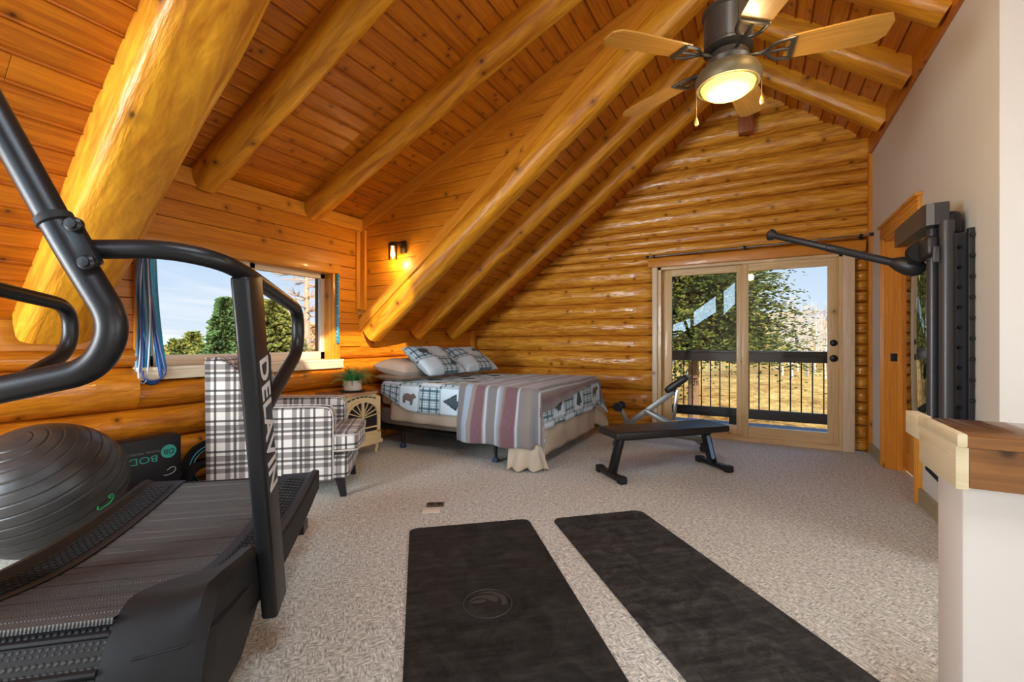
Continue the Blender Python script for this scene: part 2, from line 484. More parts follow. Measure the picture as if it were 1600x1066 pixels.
# ---- log walls
def log_course(mb, zf0, zf1, a, b, to3, bulge=.095, capA=0.0, capB=0.0, seg=.14, mi=0, seed=0):
    """one log between seam functions; to3(s, d, z) maps run, depth, height to space"""
    n = max(2, int((b-a)/seg)); P = 9
    ru, rv = random.random()*60, random.random()*60
    rows = []
    for i in range(n+1):
        s = a+(b-a)*i/n
        k = 1.0
        if capA and s-a < capA: k = math.sqrt(max(.02, (s-a)/capA))
        if capB and b-s < capB: k = min(k, math.sqrt(max(.02, (b-s)/capB)))
        z0, z1 = zf0(s), zf1(s); zm, hh = (z0+z1)/2, (z1-z0)/2
        w = 1+.10*noise.noise((s*1.1, seed*3.7, 0))
        row = []
        for p in range(P):
            ph = R(-78+156*p/(P-1))
            d = (math.cos(ph)-math.cos(R(78)))/(1-math.cos(R(78)))
            bb = min(bulge, hh*1.05)
            jit = .006*noise.noise((s*3.1, p*.8+seed*5, 3.3))
            row.append(to3(s, (d**.75)*bb*k*w + jit*min(1, d*3), zm+hh*math.sin(ph)/math.sin(R(78))))
        rows.append(row)
    vs = [p for row in rows for p in row]
    fs, uvs = [], []
    for i in range(n):
        for p in range(P-1):
            fs.append((i*P+p, (i+1)*P+p, (i+1)*P+p+1, i*P+p+1))
            u0, u1 = a+(b-a)*i/n+ru, a+(b-a)*(i+1)/n+ru
            vv0, vv1 = p*.036+rv, (p+1)*.036+rv
            uvs.append([(u0, vv0), (u1, vv0), (u1, vv1), (u0, vv1)])
    mb.add(vs, fs, uvs, mi, True)
    for row, fl in ((rows[0], 1), (rows[-1], 0)):
        mb.add(row, [tuple(range(P))], [[(.02*q+ru, .03*(q % 4)+rv) for q in range(P)]], mi)
SEAM = [0, .263, .518, .773, 1.0, 1.215, 1.443, 1.658, 1.886, 2.11, 2.215, 2.345, 2.465, 2.575, 2.805, 2.935, 3.03, 3.265, 3.5, 3.73, 3.96, 4.15]
def seamf(i):
    if i == 0: return lambda s: 0.0
    return lambda s: SEAM[i] + .010*noise.noise((s*.7, i*4.3, 1)) + (.006 if i % 2 else -.006)*(s+1.2)*.5
w = MB()
DX0, DX1 = -1.165, .86
to_b = lambda s, d, z: (s, YB-d+.03, z)
for i in range(len(SEAM)-1):
    f0, f1 = seamf(i), seamf(i+1)
    z0 = SEAM[i]
    lo = max(XL-.1, RX-(RH-z0)/SL-.12); hi = min(XR+.02, RX+(RH-z0)/SL+.12)
    if SEAM[i] < 2.05:
        log_course(w, f0, f1, lo, DX0, to_b, capB=.09, seed=i)
        # short pieces right of the door, hewn in half-height courses
        zm = (SEAM[i]+SEAM[i+1])/2
        log_course(w, f0, lambda s: zm, DX1, XR, to_b, capA=.06, capB=.05, bulge=.075, seed=i+40, seg=.02)
        log_course(w, lambda s: zm, f1, DX1, XR, to_b, capA=.06, capB=.05, bulge=.075, seed=i+60, seg=.02)
    elif i == 12:
        log_course(w, f0, f1, lo, -1.33, to_b, seed=i); log_course(w, f0, f1, -1.328, hi, to_b, seed=i+90)
    elif i == 11:
        log_course(w, f0, f1, lo, .45, to_b, seed=i); log_course(w, f0, f1, .452, hi, to_b, seed=i+90, bulge=.085)
    else:
        log_course(w, f0, f1, lo, hi, to_b, seed=i)
# solid backing with the door opening
yb0, yb1 = YB+.025, YB+.25
for (a, b, z0, z1) in ((XL-.25, DX0, -.3, 2.06), (DX1, 3.0, -.3, 2.06)):
    w.box(((a+b)/2, (yb0+yb1)/2, (z0+z1)/2), (b-a, yb1-yb0, z1-z0), mi=1)
w.prism([(XL-.25, 2.06), (RX-(RH-2.06)/SL-.3, 2.06), (RX, RH+.1), (RX+(RH-2.06)/SL+.2, 2.06)][1:], yb0, yb1, (0, 2, 1), mi=1)
struct(w.build('wall_back', [M_log, M_dark], angle=60))

# left wall: logs below, boards above in the dormer, wide fascia under the main slope
w = MB()
SL2 = [0, .2, .43, .66, .955, 1.085]
WY0, WY1 = 1.43, 3.19
def seaml(i):
    if i == 0: return lambda s: 0.0
    return lambda s: SL2[i] + .012*noise.noise((s*.6, i*3.3, 9))
to_l = lambda s, d, z: (XL-.01+d, s, z)
for i in range(5):
    bl = .13 if i < 4 else .075
    if SL2[i+1] > .87:
        log_course(w, seaml(i), (lambda s: .868) if False else seaml(i+1), YF, WY0, to_l, bulge=bl, seed=i+200)
        log_course(w, seaml(i), seaml(i+1), WY1, YB, to_l, bulge=bl, seed=i+230)
        if i == 3: log_course(w, seaml(i), lambda s: .869, WY0, WY1, to_l, bulge=.12, seed=i+260)
    else:
        log_course(w, seaml(i), seaml(i+1), YF, YB, to_l, bulge=bl, seed=i+200)
planks(w, (XL, 0, 1.086), (0, 1, 0), (0, 0, 1), DY0, WY0, .862, pw=.128, mi=1)
planks(w, (XL, 0, 1.086), (0, 1, 0), (0, 0, 1), WY1, DY1, .862, pw=.128, mi=1)
planks(w, (XL, 0, 1.948), (0, 1, 0), (0, 0, 1), DY0, DY1, .56, pw=.13, mi=1)
for (a, b) in ((YF, DY0), (DY1, YB)):
    w.box((XL+.005, (a+b)/2, 1.18), (.03, b-a, .2), mi=1, grain=1)
    w.box((XL-.16, (a+b)/2, .6), (.24, b-a+.3, 1.7), mi=2)
w.box((XL-.16, (DY0+WY0+.07)/2, .9), (.24, WY0+.07-DY0, 3.2), mi=2)
w.box((XL-.16, (DY1+WY1-.07)/2, .9), (.24, DY1-WY1+.07, 3.2), mi=2)
w.box((XL-.16, 2.3, .18), (.24, 1.9, 1.5), mi=2)
w.box((XL-.16, 2.3, 2.2), (.24, 2.4, .66), mi=2)
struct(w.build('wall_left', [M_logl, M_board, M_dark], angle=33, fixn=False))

# dormer cheek walls
w = MB()
zt = lambda x: dorm(x)
H0 = 1.2; Hh = RH-H0
def xlo(v): return max(0.0, (H0+v-DH)/DS) if H0+v > DH else 0.0
def xhi(v):
    return max(0.0, RX-XL-(RH-(H0+v))/SL)
planks(w, (XL, DY1-.005, H0), (1, 0, 0), (0, 0, 1), 0, 3, Hh, pw=.137, ulo=xlo, uhi=lambda v: max(xlo(v), xhi(v)))
planks(w, (XL, DY0+.005, H0), (1, 0, 0), (0, 0, 1), 0, 3, Hh, pw=.137, ulo=xlo, uhi=lambda v: max(xlo(v), xhi(v)))
for (y0, y1) in ((DY1+.013, DY1+.03), (DY0-.03, DY0-.013)):
    w.prism([(XL, roof(XL)), (XL, DH+.05), (RX, RH+.05)], y0, y1, (0, 2, 1), mi=1)
struct(w.build('wall_cheek', [M_board, M_dark], fixn=False))
# cheek trims
def sloped_board(name, x0, x1, fn, y0, y1, w0, w1, m):
    """board lying in a plane of constant y, edges fn+w0 .. fn+w1"""
    b = MB()
    z = lambda x, o: fn(x)+o
    L = math.hypot(x1-x0, fn(x1)-fn(x0)); ru = random.random()*30
    vs = [(x0, y0, z(x0, w0)), (x1, y0, z(x1, w0)), (x1, y0, z(x1, w1)), (x0, y0, z(x0, w1))]
    vs += [(p[0], y1, p[2]) for p in vs]
    fs = [(0, 1, 2, 3), (7, 6, 5, 4), (0, 4, 5, 1), (1, 5, 6, 2), (2, 6, 7, 3), (3, 7, 4, 0)]
    uv = [[(ru, 0), (ru+L, 0), (ru+L, w1-w0), (ru, w1-w0)]]*6
    b.add(vs, fs, uv)
    return struct(b.build(name, m))
sloped_board('trim_1', XL+.0, RX-.1, dorm, DY1-.03, DY1-.004, -.13, -.005, M_trim)
sloped_board('trim_2', XL+.0, RX-.35, roof, DY1-.035, DY1-.004, .0, .13, M_trim)
b = MB(); b.box((XL+.05, DY1-.02, 1.93), (.09, .03, .88), grain=2); b.box((XL+.012, DY1-.055, 2.0), (.024, .05, 1.0), grain=2); struct(b.build('trim_3', M_trim))
b = MB(); b.box((XL+.03, (DY0+DY1)/2, DH-.075), (.05, DY1-DY0, .13), grain=1); struct(b.build('trim_4', M_trim))
b = MB(); b.box((XL+.05, YB-.14, 1.16), (.08, .05, .3), grain=2); struct(b.build('trim_5', M_trim))

# rafters
def beam(name, p0, p1, w, d, label, group, power=2.6, wob=.008, n=18, m=M_beam, K=20):
    """hewn log beam: superellipse section w wide (y) and d deep, p = centre line"""
    p0, p1 = Vector(p0), Vector(p1); T = (p1-p0).normalized()
    Y = Vector((0, 1, 0)) if abs(T.y) < .9 else Vector((1, 0, 0)); D = T.cross(Y).normalized()
    b = MB(); vs = []; ru, rv = random.random()*50, random.random()*50; L = (p1-p0).length
    sd = random.random()*100
    for i in range(n+1):
        c = p0.lerp(p1, i/n)
        for k in range(K):
            a = 2*math.pi*k/K
            ca, sa = math.cos(a), math.sin(a)
            e = 2/power
            x = math.copysign(abs(ca)**e, ca)*w/2; y = math.copysign(abs(sa)**e, sa)*d/2
            q = 1+wob/.1*noise.noise((i*.5+sd, ca*1.2, sa*1.2))
            vs.append(c+Y*x*q+D*y*q)
    fs, uvs = [], []
    per = 2*(w+d)*.85
    for i in range(n):
        for k in range(K):
            k2 = (k+1) % K
            fs.append((i*K+k, i*K+k2, (i+1)*K+k2, (i+1)*K+k))
            uvs.append([(L*i/n+ru, per*k/K+rv), (L*i/n+ru, per*(k+1)/K+rv), (L*(i+1)/n+ru, per*(k+1)/K+rv), (L*(i+1)/n+ru, per*k/K+rv)])
    b.add(vs, fs, uvs, 0, True)
    for base in (0, n*K):
        b.add(vs[base:base+K], [tuple(range(K))], [[(.05*math.cos(2*math.pi*k/K)+ru+3.3, .05*math.sin(2*math.pi*k/K)+rv+1.7) for k in range(K)]])
    o = b.build(name, m, angle=50)
    return tag(o, label, 'beam', group, 'thing')
def left_rafter(y, w, drop, label, xe=XL+.08, group='log rafters on the left slope', power=2.6, d=.24):
    # drop = how far the underside hangs below the boards (vertical)
    off = drop - d/2*sl
    return beam('log_rafter', (RX-.04, y, roof(RX-.04)-off), (xe, y, roof(xe)-off), w, d, label, group, power)
left_rafter(DY1+.09, .235, .235, 'log rafter running along the foot of the triangular side wall with the lamp')
left_rafter(4.33, .215, .205, 'middle log rafter of the three above the bed')
left_rafter(5.07, .205, .205, 'log rafter above the bed nearest the log end wall')
left_rafter(.99, .33, .275, 'thick pale log rafter in front, left of the window, behind the black handlebar', xe=XL+.1, group='log rafters on the left slope', power=4.5, d=.3)
def dorm_rafter(y, label):
    off = .17-.11
    return beam('dormer_rafter', (RX-.04, y, dorm(RX-.04)-off), (XL+.01, y, dorm(XL+.01)-off), .22, .235, label, 'log rafters over the window', 2.4)
dorm_rafter(1.89, 'log rafter over the window, next to the thick pale front rafter')
dorm_rafter(2.86, 'log rafter over the window, closer to the wall lamp')
for y, lab in ((5.1, 'short log rafter right of the fan, lowest, nearest the log end wall'), (4.33, 'short log rafter right of the fan, second from the log end wall'),
               (3.56, 'short log rafter at the top right corner above the white wall')):
    off = .2-.12*sl
    o = beam('log_rafter', (RX+.04, y, roof(RX+.04)-off), (XR+.012, y, roof(XR+.012)-off), .2, .24, lab, 'log rafters on the right slope', 3.2)
# ridge post at the gable and the fan post
b = MB(); b.box((RX+.03, YB-.14, 3.72), (.15, .12, .46), grain=2, bev=.004)
tag(b.build('ridge_post', wood('red_post', srgb(176, 96, 40), srgb(120, 58, 22), knot=.2, stretch=(1, 12))), 'short reddish wooden post under the roof peak on the log wall', 'post', None, 'thing')

# right side: white wall with doorway, wall end, stair wall
w = MB()
T = .16
DR0, DR1, DRH = 4.2, 5.12, 2.06          # doorway in right wall
topz = lambda: roof(XR)+.05
for (y0, y1, z0, z1) in ((2.97, DR0, 0, 3.3), (DR1, YB+.05, 0, 3.3), (DR0, DR1, DRH, 3.3)):
    w.box((XR+T/2, (y0+y1)/2, (z0+z1)/2), (T, y1-y0, z1-z0))
w.box((XR+T+1.0, 2.97+.08, 1.6), (2.0, .16, 3.2))                     # face beside the stair opening
struct(w.build('wall_right', M_white))
w = MB(); w.box((3.05, 1.8, 1.0), (.16, 2.6, 2.4)); w.box((3.05, -2.35, 1.0), (.16, .3, 2.4)); w.box((3.05, -.9, .2), (.16, 2.8, 1.0)); struct(w.build('wall_stair', M_white))
w = MB()
w.box((XR-.012, (2.97+DR0-.1)/2, .055), (.024, DR0-.1-2.97, .11), grain=1)
w.box((XR-.012, (DR1+.1+YB-.05)/2, .055), (.024, YB-.05-DR1-.1, .11), grain=1)
struct(w.build('baseboard_right', M_base))
b = MB(); b.box((XR-.012, YB-.075, 1.6), (.035, .07, 3.2), grain=2); struct(b.build('trim_6', M_trim))
# sloping wood trim where the ceiling meets the white wall
b = MB(); b.box((XR-.012, (2.9+YB)/2, roof(XR)-.07), (.03, YB-2.9, .18), grain=1); struct(b.build('trim_7', M_ceil))
# doorway: casing, jamb, door slab
d = MB()
cw = .095
def casing(mb, y0, y1, z0, z1, g):
    mb.box((XR-.012, (y0+y1)/2, (z0+z1)/2), (.025, y1-y0, z1-z0), grain=g, bev=.004)
    # raised fluting
    if g == 2:
        for k in (.25, .5, .75):
            mb.box((XR-.026, y0+(y1-y0)*k, (z0+z1)/2), (.008, (y1-y0)*.14, z1-z0), grain=2, bev=.003)
    else:
        for k in (.25, .5, .75):
            mb.box((XR-.026, (y0+y1)/2, z0+(z1-z0)*k), (.008, y1-y0, (z1-z0)*.14), grain=1, bev=.003)
casing(d, DR0-cw, DR0, 0, DRH, 2); casing(d, DR1, DR1+cw, 0, DRH, 2); casing(d, DR0-cw, DR1+cw, DRH, DRH+.11, 1)
d.box((XR-.02, (DR0+DR1)/2, DRH+.12), (.05, DR1-DR0+2*cw+.03, .025), grain=1, bev=.004)
o = struct(d.build('door_1', M_oak))
d = MB(); d.box((XR+T/2, DR1-.01, DRH/2), (T+.02, .02, DRH), grain=2); d.box((XR+T/2, DR0+.01, DRH/2), (T+.02, .02, DRH), grain=2)
d.box((XR+T/2, (DR0+DR1)/2, DRH-.01), (T+.02, DR1-DR0, .02), grain=1)
d.box((XR+.09, DR1-.027, DRH/2), (.035, .014, DRH), grain=2)
d.build('door_jamb', M_oak, o)
d = MB(); d.box((XR+T-.02, (DR0+DR1)/2, DRH/2), (.035, DR1-DR0-.05, DRH-.03), grain=2)
for yy in (DR0+.26, DR1-.26):
    for zz, hz in ((.55, .75), (1.48, .85)):
        d.box((XR+T-.042, yy, zz), (.012, .28, hz), grain=2, bev=.005)
d.build('door_leaf', M_oak, o)
d = MB(); d.box((XR+.05, DR1-.023, 1.0), (.05, .006, .07), bev=.002); d.box((XR+.05, DR1-.027, 1.0), (.022, .004, .03)); d.build('strike_plate', M_blk, o)
# stair half wall and its cap
w = MB(); w.box((1.72, 1.45, .44), (2.64, .16, .88), bev=.012); struct(w.build('wall_half', M_white))
c = MB()
c.box((1.74, 1.45, .927), (2.7, .27, .028), grain=0, bev=.006)
c.box((1.735, 1.335, .87), (2.672, .025, .09), grain=0, bev=.003); c.box((1.73, 1.565, .87), (2.68, .025, .09), grain=0, bev=.003)
o = struct(c.build('trim_8', M_cap))
c = MB(); c.box((.388, 1.45, .87), (.022, .255, .098), grain=1, bev=.002); c.box((.386, 1.45, .929), (.018, .272, .03), grain=1, bev=.004)
c.build('cap_end_board', M_capend, o)
c = MB(); c.box((.40, 1.66, .905), (.03, .16, .065), grain=1, bev=.002); struct(c.build('trim_9', M_capend))
# wall behind the camera: slanted panes, and a tall opening added for fill
w = MB()
y0_, y1_ = YF-.12, YF
def rear(poly): w.prism(poly, y0_, y1_, (0, 2, 1))
rear([(XL, 0), (-3.8, 0), (-3.8, 4.2), (XL, 4.2)]); rear([(-3.8, 0), (-2.45, 0), (-2.45, .3), (-3.8, .3)]); rear([(-3.8, 2.4), (-2.45, 2.4), (-2.45, 4.2), (-3.8, 4.2)])
PANES = [(-2.287, -1.782, 1.185, 1.544, 1.646, 1.828), (-1.695, -1.093, 1.581, 1.976, 2.013, 2.455), (-.893, -.60, 1.896, 2.195, 2.574, 2.828)]
xs = -2.45
for (a, b, l0, l1, u0, u1) in PANES:
    rear([(xs, 0), (a, 0), (a, 4.2), (xs, 4.2)])
    rear([(a, 0), (b, 0), (b, l1), (a, l0)]); rear([(a, u0), (b, u1), (b, 4.2), (a, 4.2)])
    xs = b
rear([(xs, 0), (3.0, 0), (3.0, 4.2), (xs, 4.2)])
struct(w.build('wall_front', M_white))
g = MB()
for (a, b, l0, l1, u0, u1) in PANES: g.prism([(a, l0), (b, l1), (b, u1), (a, u0)], YF-.07, YF-.065, (0, 2, 1))
g.box((-3.125, YF-.065, 1.35), (1.35, .006, 2.1)); struct(g.build('window_3', M_glass))  # tall pane glazes the added fill opening

# ------------------------------------------------------------------ window 1 (left wall)
g = MB()
for (y0, y1, z0, z1, gr) in ((WY0, WY1, 1.85, 1.948, 1), (WY0, WY0+.09, .955, 1.85, 2), (WY1-.09, WY1, .955, 1.85, 2)):
    g.box((XL+.016, (y0+y1)/2, (z0+z1)/2), (.034, y1-y0, z1-z0), grain=gr, bev=.003)
win = struct(g.build('window_1', M_trim))
g = MB()
g.box((XL-.02, (WY0+WY1)/2, .945), (.22, WY1-WY0+.01, .024), grain=1, bev=.004)
g.box((XL+.07, (WY0+WY1)/2, .9), (.03, WY1-WY0, .07), grain=1, bev=.003)
g.build('window_sill', M_pale, win)
g = MB()
for (y, hh) in ((WY0+.085, .9), (WY1-.085, .9)):
    g.box((XL-.06, y, 1.405), (.13, .02, .92), grain=2)
g.box((XL-.06, (WY0+WY1)/2, 1.855), (.13, WY1-WY0-.15, .02), grain=1)
g.build('window_jamb', M_trim, win)
def sash(mb, x, y0, y1, z0, z1, w):
    mb.box((x, y0+w/2, (z0+z1)/2), (.04, w, z1-z0), grain=2, bev=.003); mb.box((x, y1-w/2, (z0+z1)/2), (.04, w, z1-z0), grain=2, bev=.003)
    mb.box((x, (y0+y1)/2, z0+w*.8), (.04, y1-y0, w*1.6), grain=1, bev=.003); mb.box((x, (y0+y1)/2, z1-w/2), (.04, y1-y0, w), grain=1, bev=.003)
g = MB(); sash(g, XL-.075, WY0+.095, 2.34, .957, 1.846, .05); s1 = g.build('window_sash', M_pale, win)
g = MB(); g.box((XL-.075, (WY0+.095+2.34)/2, 1.4), (.005, 2.34-WY0-.19, .8)); g.build('window_pane', M_glass, s1)
g = MB(); sash(g, XL-.11, 2.30, WY1-.095, .957, 1.846, .05); s2 = g.build('window_sash', M_pale, win)
g = MB(); g.box((XL-.11, (2.30+WY1-.095)/2, 1.4), (.005, WY1-.095-2.30-.09, .8)); g.build('window_pane', M_glass, s2)

# ------------------------------------------------------------------ sliding door (door_2)
g = MB()
YD = YB-.03
g.box((-1.135, YD-.06, 1.03), (.06, .05, 2.06), grain=2, bev=.003)
g.box((.808, YD-.06, 1.03), (.1, .05, 2.06), grain=2, bev=.003)
door = struct(g.build('door_2', M_pale))
g = MB(); g.box((-.135, YD-.075, 2.115), (2.16, .06, .11), grain=0, bev=.004); g.build('door_header', M_trim, door)
g = MB()
for x in (-1.085, .748):
    g.box((x, YD+.03, 1.03), (.04, .16, 2.06), grain=2)
g.box((-.17, YD+.03, 2.045), (1.86, .16, .03), grain=0)
g.box((-.17, YD+.03, .025), (1.86, .17, .05), grain=0)
g.build('door_frame', M_frame, door)
def panel(x0, x1, y, z0, z1, gx0, gx1, gz0, gz1, name):
    b = MB()
    b.box(((x0+gx0)/2, y, (z0+z1)/2), (gx0-x0, .042, z1-z0), grain=2, bev=.003)
    b.box(((x1+gx1)/2, y, (z0+z1)/2), (x1-gx1, .042, z1-z0), grain=2, bev=.003)
    b.box(((gx0+gx1)/2, y, (z0+gz0)/2), (gx1-gx0, .042, gz0-z0), grain=0)
    b.box(((gx0+gx1)/2, y, (z1+gz1)/2), (gx1-gx0, .042, z1-gz1), grain=0)
    p = b.build(name, M_frame, door)
    b = MB(); b.box(((gx0+gx1)/2, y, (gz0+gz1)/2), (gx1-gx0+.01, .006, gz1-gz0+.01)); b.build('glass_pane', M_glass, p)
    return p
pl = panel(-1.065, -.15, YD+.07, .05, 2.03, -.955, -.23, .156, 1.955, 'door_panel')
pr = panel(-.172, .735, YD+.0, .05, 2.03, -.105, .637, .168, 1.946, 'door_panel')
for z, r in ((1.125, .034), (.962, .037)):
    b = MB(); b.lathe([(r, 0), (r, .008), (r*.8, .014), (r*.35, .016), (.001, .02)], (.688, YD-.021, z), 24, mat=Matrix.Rotation(R(90), 3, 'X'))
    b.box((.688, YD-.05, z), (.008, .03, .02), bev=.003)
    b.build('door_lock', M_blk, pr)
# curtain rod
rod = thing('curtain_rod', 'thin steel curtain rod on the log wall above the sliding door', 'curtain rod', (-.16, YB-.12, 2.2))
b = MB(); b.tube([(-1.2, YB-.165, 2.19), (.98, YB-.165, 2.215)], .011, 10); b.build('rod', M_chrome, rod, world=True)
for x in (-1.21, .985):
    b = MB(); b.lathe([(.012, -.02), (.017, -.012), (.017, .012), (.01, .02)], (x, YB-.165, 2.19 if x < 0 else 2.215), 14, mat=Matrix.Rotation(R(90), 3, 'Y')); b.build('finial', M_blk, rod, world=True)
for x in (-1.13, -.14, .9):
    b = MB(); zz = 2.19+(x+1.2)*.0115
    b.box((x, YB-.12, zz), (.014, .1, .014)); b.box((x, YB-.075, zz+.0), (.03, .012, .05), bev=.003); b.tube([(x-.014, YB-.165, zz), (x+.014, YB-.165, zz)], .016, 10)
    b.build('bracket', M_blk, rod, world=True)
# ------------------------------------------------------------------ outside
def leaf_mat(name, a, b):
    m = mat(name, rough=.7, spec=.2); t = NT(m)
    uv = t.n('UVMap').outputs[0]; n = t.n('TexNoise', Scale=1.0, Detail=2.0); t.l(uv, n.inputs['Vector'])
    t.l(t.ramp(n.outputs['Fac'], [(.35, a), (.65, b)]), t.b.inputs['Base Color'])
    return m
M_needle = leaf_mat('spruce_needles', srgb(38, 58, 28), srgb(124, 128, 48))
M_juniper = leaf_mat('juniper_needles', srgb(70, 92, 48), srgb(158, 152, 72))
M_pineneedle = leaf_mat('pine_needles', srgb(48, 84, 60), srgb(110, 140, 78))
M_bark = mat('bark', srgb(120, 92, 66), .9, bump=(14, .5, .03))
M_aspen = mat('aspen_bark', srgb(192, 182, 166), .8, bump=(9, .3, .02))
M_twig = mat('grey_twigs', srgb(168, 156, 140), .9)

def grass_mat():
    m = mat('dry_grass', rough=1.0, spec=.05); t = NT(m)
    tc = t.n('TexCoord').outputs['Object']
    n1 = t.n('TexNoise', Scale=.35, Detail=6.0, Roughness=.7); t.l(tc, n1.inputs['Vector'])
    n2 = t.n('TexNoise', Scale=3.5, Detail=5.0, Roughness=.7); t.l(tc, n2.inputs['Vector'])
    f = t.math('ADD', t.math('MULTIPLY', n1.outputs['Fac'], .5), t.math('MULTIPLY', n2.outputs['Fac'], .5))
    t.l(t.ramp(f, [(.38, srgb(92, 62, 34)), (.48, srgb(168, 122, 56)), (.62, srgb(214, 174, 98))]), t.b.inputs['Base Color'])
    bp = t.n('Bump', Strength=1.0, Distance=.15); t.l(n2.outputs['Fac'], bp.inputs['Height']); t.l(bp.outputs[0], t.b.inputs['Normal'])
    return m
M_grass = grass_mat()
def gz(x, y):
    """height of the land"""
    d = max(0.0, y-9)
    z = -1.75 + .035*d + .5*noise.noise((x*.06, y*.06, 2))
    if y > 40: z += (y-40)*.05
    if x < -9: z -= min(1.6, (-9-x)*.05)
    return z
t_ = MB()
def tg(u, v):
    x = -150+260*u; y = -60+240*v
    return (x, y, gz(x, y)) if not (-5.5 < x < 4 and -4 < y < 8) else (x, y, gz(x, y)-.6)
t_.grid(tg, 110, 110)
o = struct(t_.build('ground', M_grass, fixn=False))
# far hills
def hill(name, pts, depth, m, base=-3):
    h = MB(); n = len(pts)
    front, mid, back = [], [], []
    for (x, y, z) in pts:
        v = Vector((x, y, 0)).normalized()
        front.append((x-v.x*depth, y-v.y*depth, base)); mid.append((x, y, z)); back.append((x+v.x*depth, y+v.y*depth, base))
    vs = front+mid+back; fs = []
    for r in range(2):
        for i in range(n-1):
            fs.append((r*n+i, r*n+i+1, (r+1)*n+i+1, (r+1)*n+i))
    h.add(vs, fs, None, 0, True)
    return struct(h.build(name, m))
M_hill = mat('brush_hill', srgb(122, 104, 92), 1.0, bump=(.6, .6, 1.0)); M_far = mat('hazy_hills', srgb(176, 194, 214), 1.0)  # far hills: pale blue distance haze put into the base colour
P = []
for i in range(40):
    a = R(-24+i*1.6); rr = 130
    P.append((rr*math.sin(a), rr*math.cos(a), 5+6*max(0, math.exp(-((i-24)/7)**2))+1.2*noise.noise((i*.5, 0, 0))))
hill('hill', P, 70, M_hill)
P = []
for i in range(60):
    a = R(30+i*2.0); rr = 900
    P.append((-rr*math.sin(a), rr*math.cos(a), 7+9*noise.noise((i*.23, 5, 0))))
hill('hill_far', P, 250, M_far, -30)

def spray(mb, base, d, L, w, uvr):
    """one needle spray: two crossed tapering blades"""
    d = Vector(d).normalized(); s = d.cross(Vector((0, 0, 1)))
    s = s.normalized() if s.length > .01 else Vector((1, 0, 0))
    u = s.cross(d)
    for q in (s, u):
        a = base+q*w*.25; b_ = base-q*w*.25; m = base+d*L*.5
        vs = [b_, a, m+q*w*.5, base+d*L, m-q*w*.5]
        r1, r2 = uvr+random.random(), random.random()*9
        mb.add(vs, [(0, 1, 2, 3, 4)], [[(r1, r2)]*5])
def conifer(name, label, loc, h, r, m, group, seed, lev=26, br=10, start=.08, drop=-.15, dens=7, rag=.25, cat='tree', sw=.16):
    random.seed(seed)
    t = thing(name, label, cat, loc, 0, group)
    b = MB(); b.tube([(0, 0, -.3), (0, 0, h*.5), (.01*h, 0, h*.97)], [h*.018, h*.012, .02], 8); b.build('trunk', M_bark, t)
    f = MB()
    for i in range(lev):
        q = start+(1-start)*i/lev
        z = h*q; rr = r*(1-q)**.8*(1 if q > .15 else .8)
        for k in range(br):
            a = 2*math.pi*(k+random.random())/br
            R_ = rr*random.uniform(1-rag*1.6, 1+rag)+.1
            dr = Vector((math.cos(a), math.sin(a), drop+.35*q+random.uniform(-.1, .1)))
            for j in range(dens):
                s_ = (j+.6)/dens
                p = dr*R_*s_; p.z += z - .25*R_*s_*s_*.4
                dd = Vector((math.cos(a+random.uniform(-1.1, 1.1)), math.sin(a+random.uniform(-1.1, 1.1)), random.uniform(-.35, .3)))
                p += Vector((random.uniform(-.1, .1), random.uniform(-.1, .1), random.uniform(-.1, .1)))*R_*.4
                spray(f, p, dd, random.uniform(.14, .28)*max(.4, r*.14)*(3.0-2.2*s_), sw*.26*(3.2-2.5*s_), s_*3)
    f.build('foliage', m, t, fixn=False)
    return t
def gp(x, y): return (x, y, gz(x, y))
conifer('spruce_tree', 'large sunlit spruce tree beyond the deck railing, behind the sliding door', gp(-1.75, 14.5), 9.8, 3.5, M_needle, None, 11, lev=120, br=32, dens=30, start=.255, rag=.34, sw=.13)
conifer('spruce_tree', 'darker spruce tree behind the large one, further left through the left door panel', gp(-5.0, 18.5), 11, 3.4, M_needle, None, 12, lev=60, br=20, dens=20, sw=.3)
conifer('pine_tree', 'bluish green conical pine outside the side window, left of the black treadmill post', gp(-14.8, 7.8), 4.7, 1.15, M_pineneedle, None, 21, lev=46, br=13, start=.1, sw=.3, dens=26, rag=.4)
conifer('juniper_tree', 'wide yellow-green juniper outside the side window, right of the black treadmill post', gp(-11.6, 7.35), 4.2, 1.7, M_juniper, None, 22, lev=54, br=26, start=.05, dens=24, sw=.26, rag=.35)
random.seed(5)
M_tan = leaf_mat('tan_brush', srgb(190, 150, 96), srgb(226, 196, 146))
def dirp(px, z):
    u = (px-800)/690
    return (z*(.8728*u-.4882), z*(.8728+.4882*u))
for i, (px, zz_, h, lab) in enumerate(((278, 19, 3.1, 'olive shrub outside the side window, nearest the hanging blue bands'), (302, 25, 3.6, 'olive shrub outside the side window under the distant blue hills'), (322, 17, 2.9, 'olive shrub outside the side window, just left of the conical pine'), (376, 20, 3.4, 'olive shrub outside the side window between the conical pine and the black post'), (462, 21, 3.6, 'tan brush clump outside the side window left of the dead pine trunk'), (494, 24, 4.0, 'tan brush clump outside the side window right of the dead pine trunk'))):
    x, y = dirp(px, zz_)
    conifer('shrub', lab, gp(x, y), h+gz(0, 0)-gz(x, y)-.1, 1.5 if i < 4 else 2.0, M_juniper if i < 4 else M_tan, 'shrubs outside the side window', 60+i, lev=20, br=18, start=.0, drop=.4, dens=12, rag=.5, cat='shrub', sw=.3)

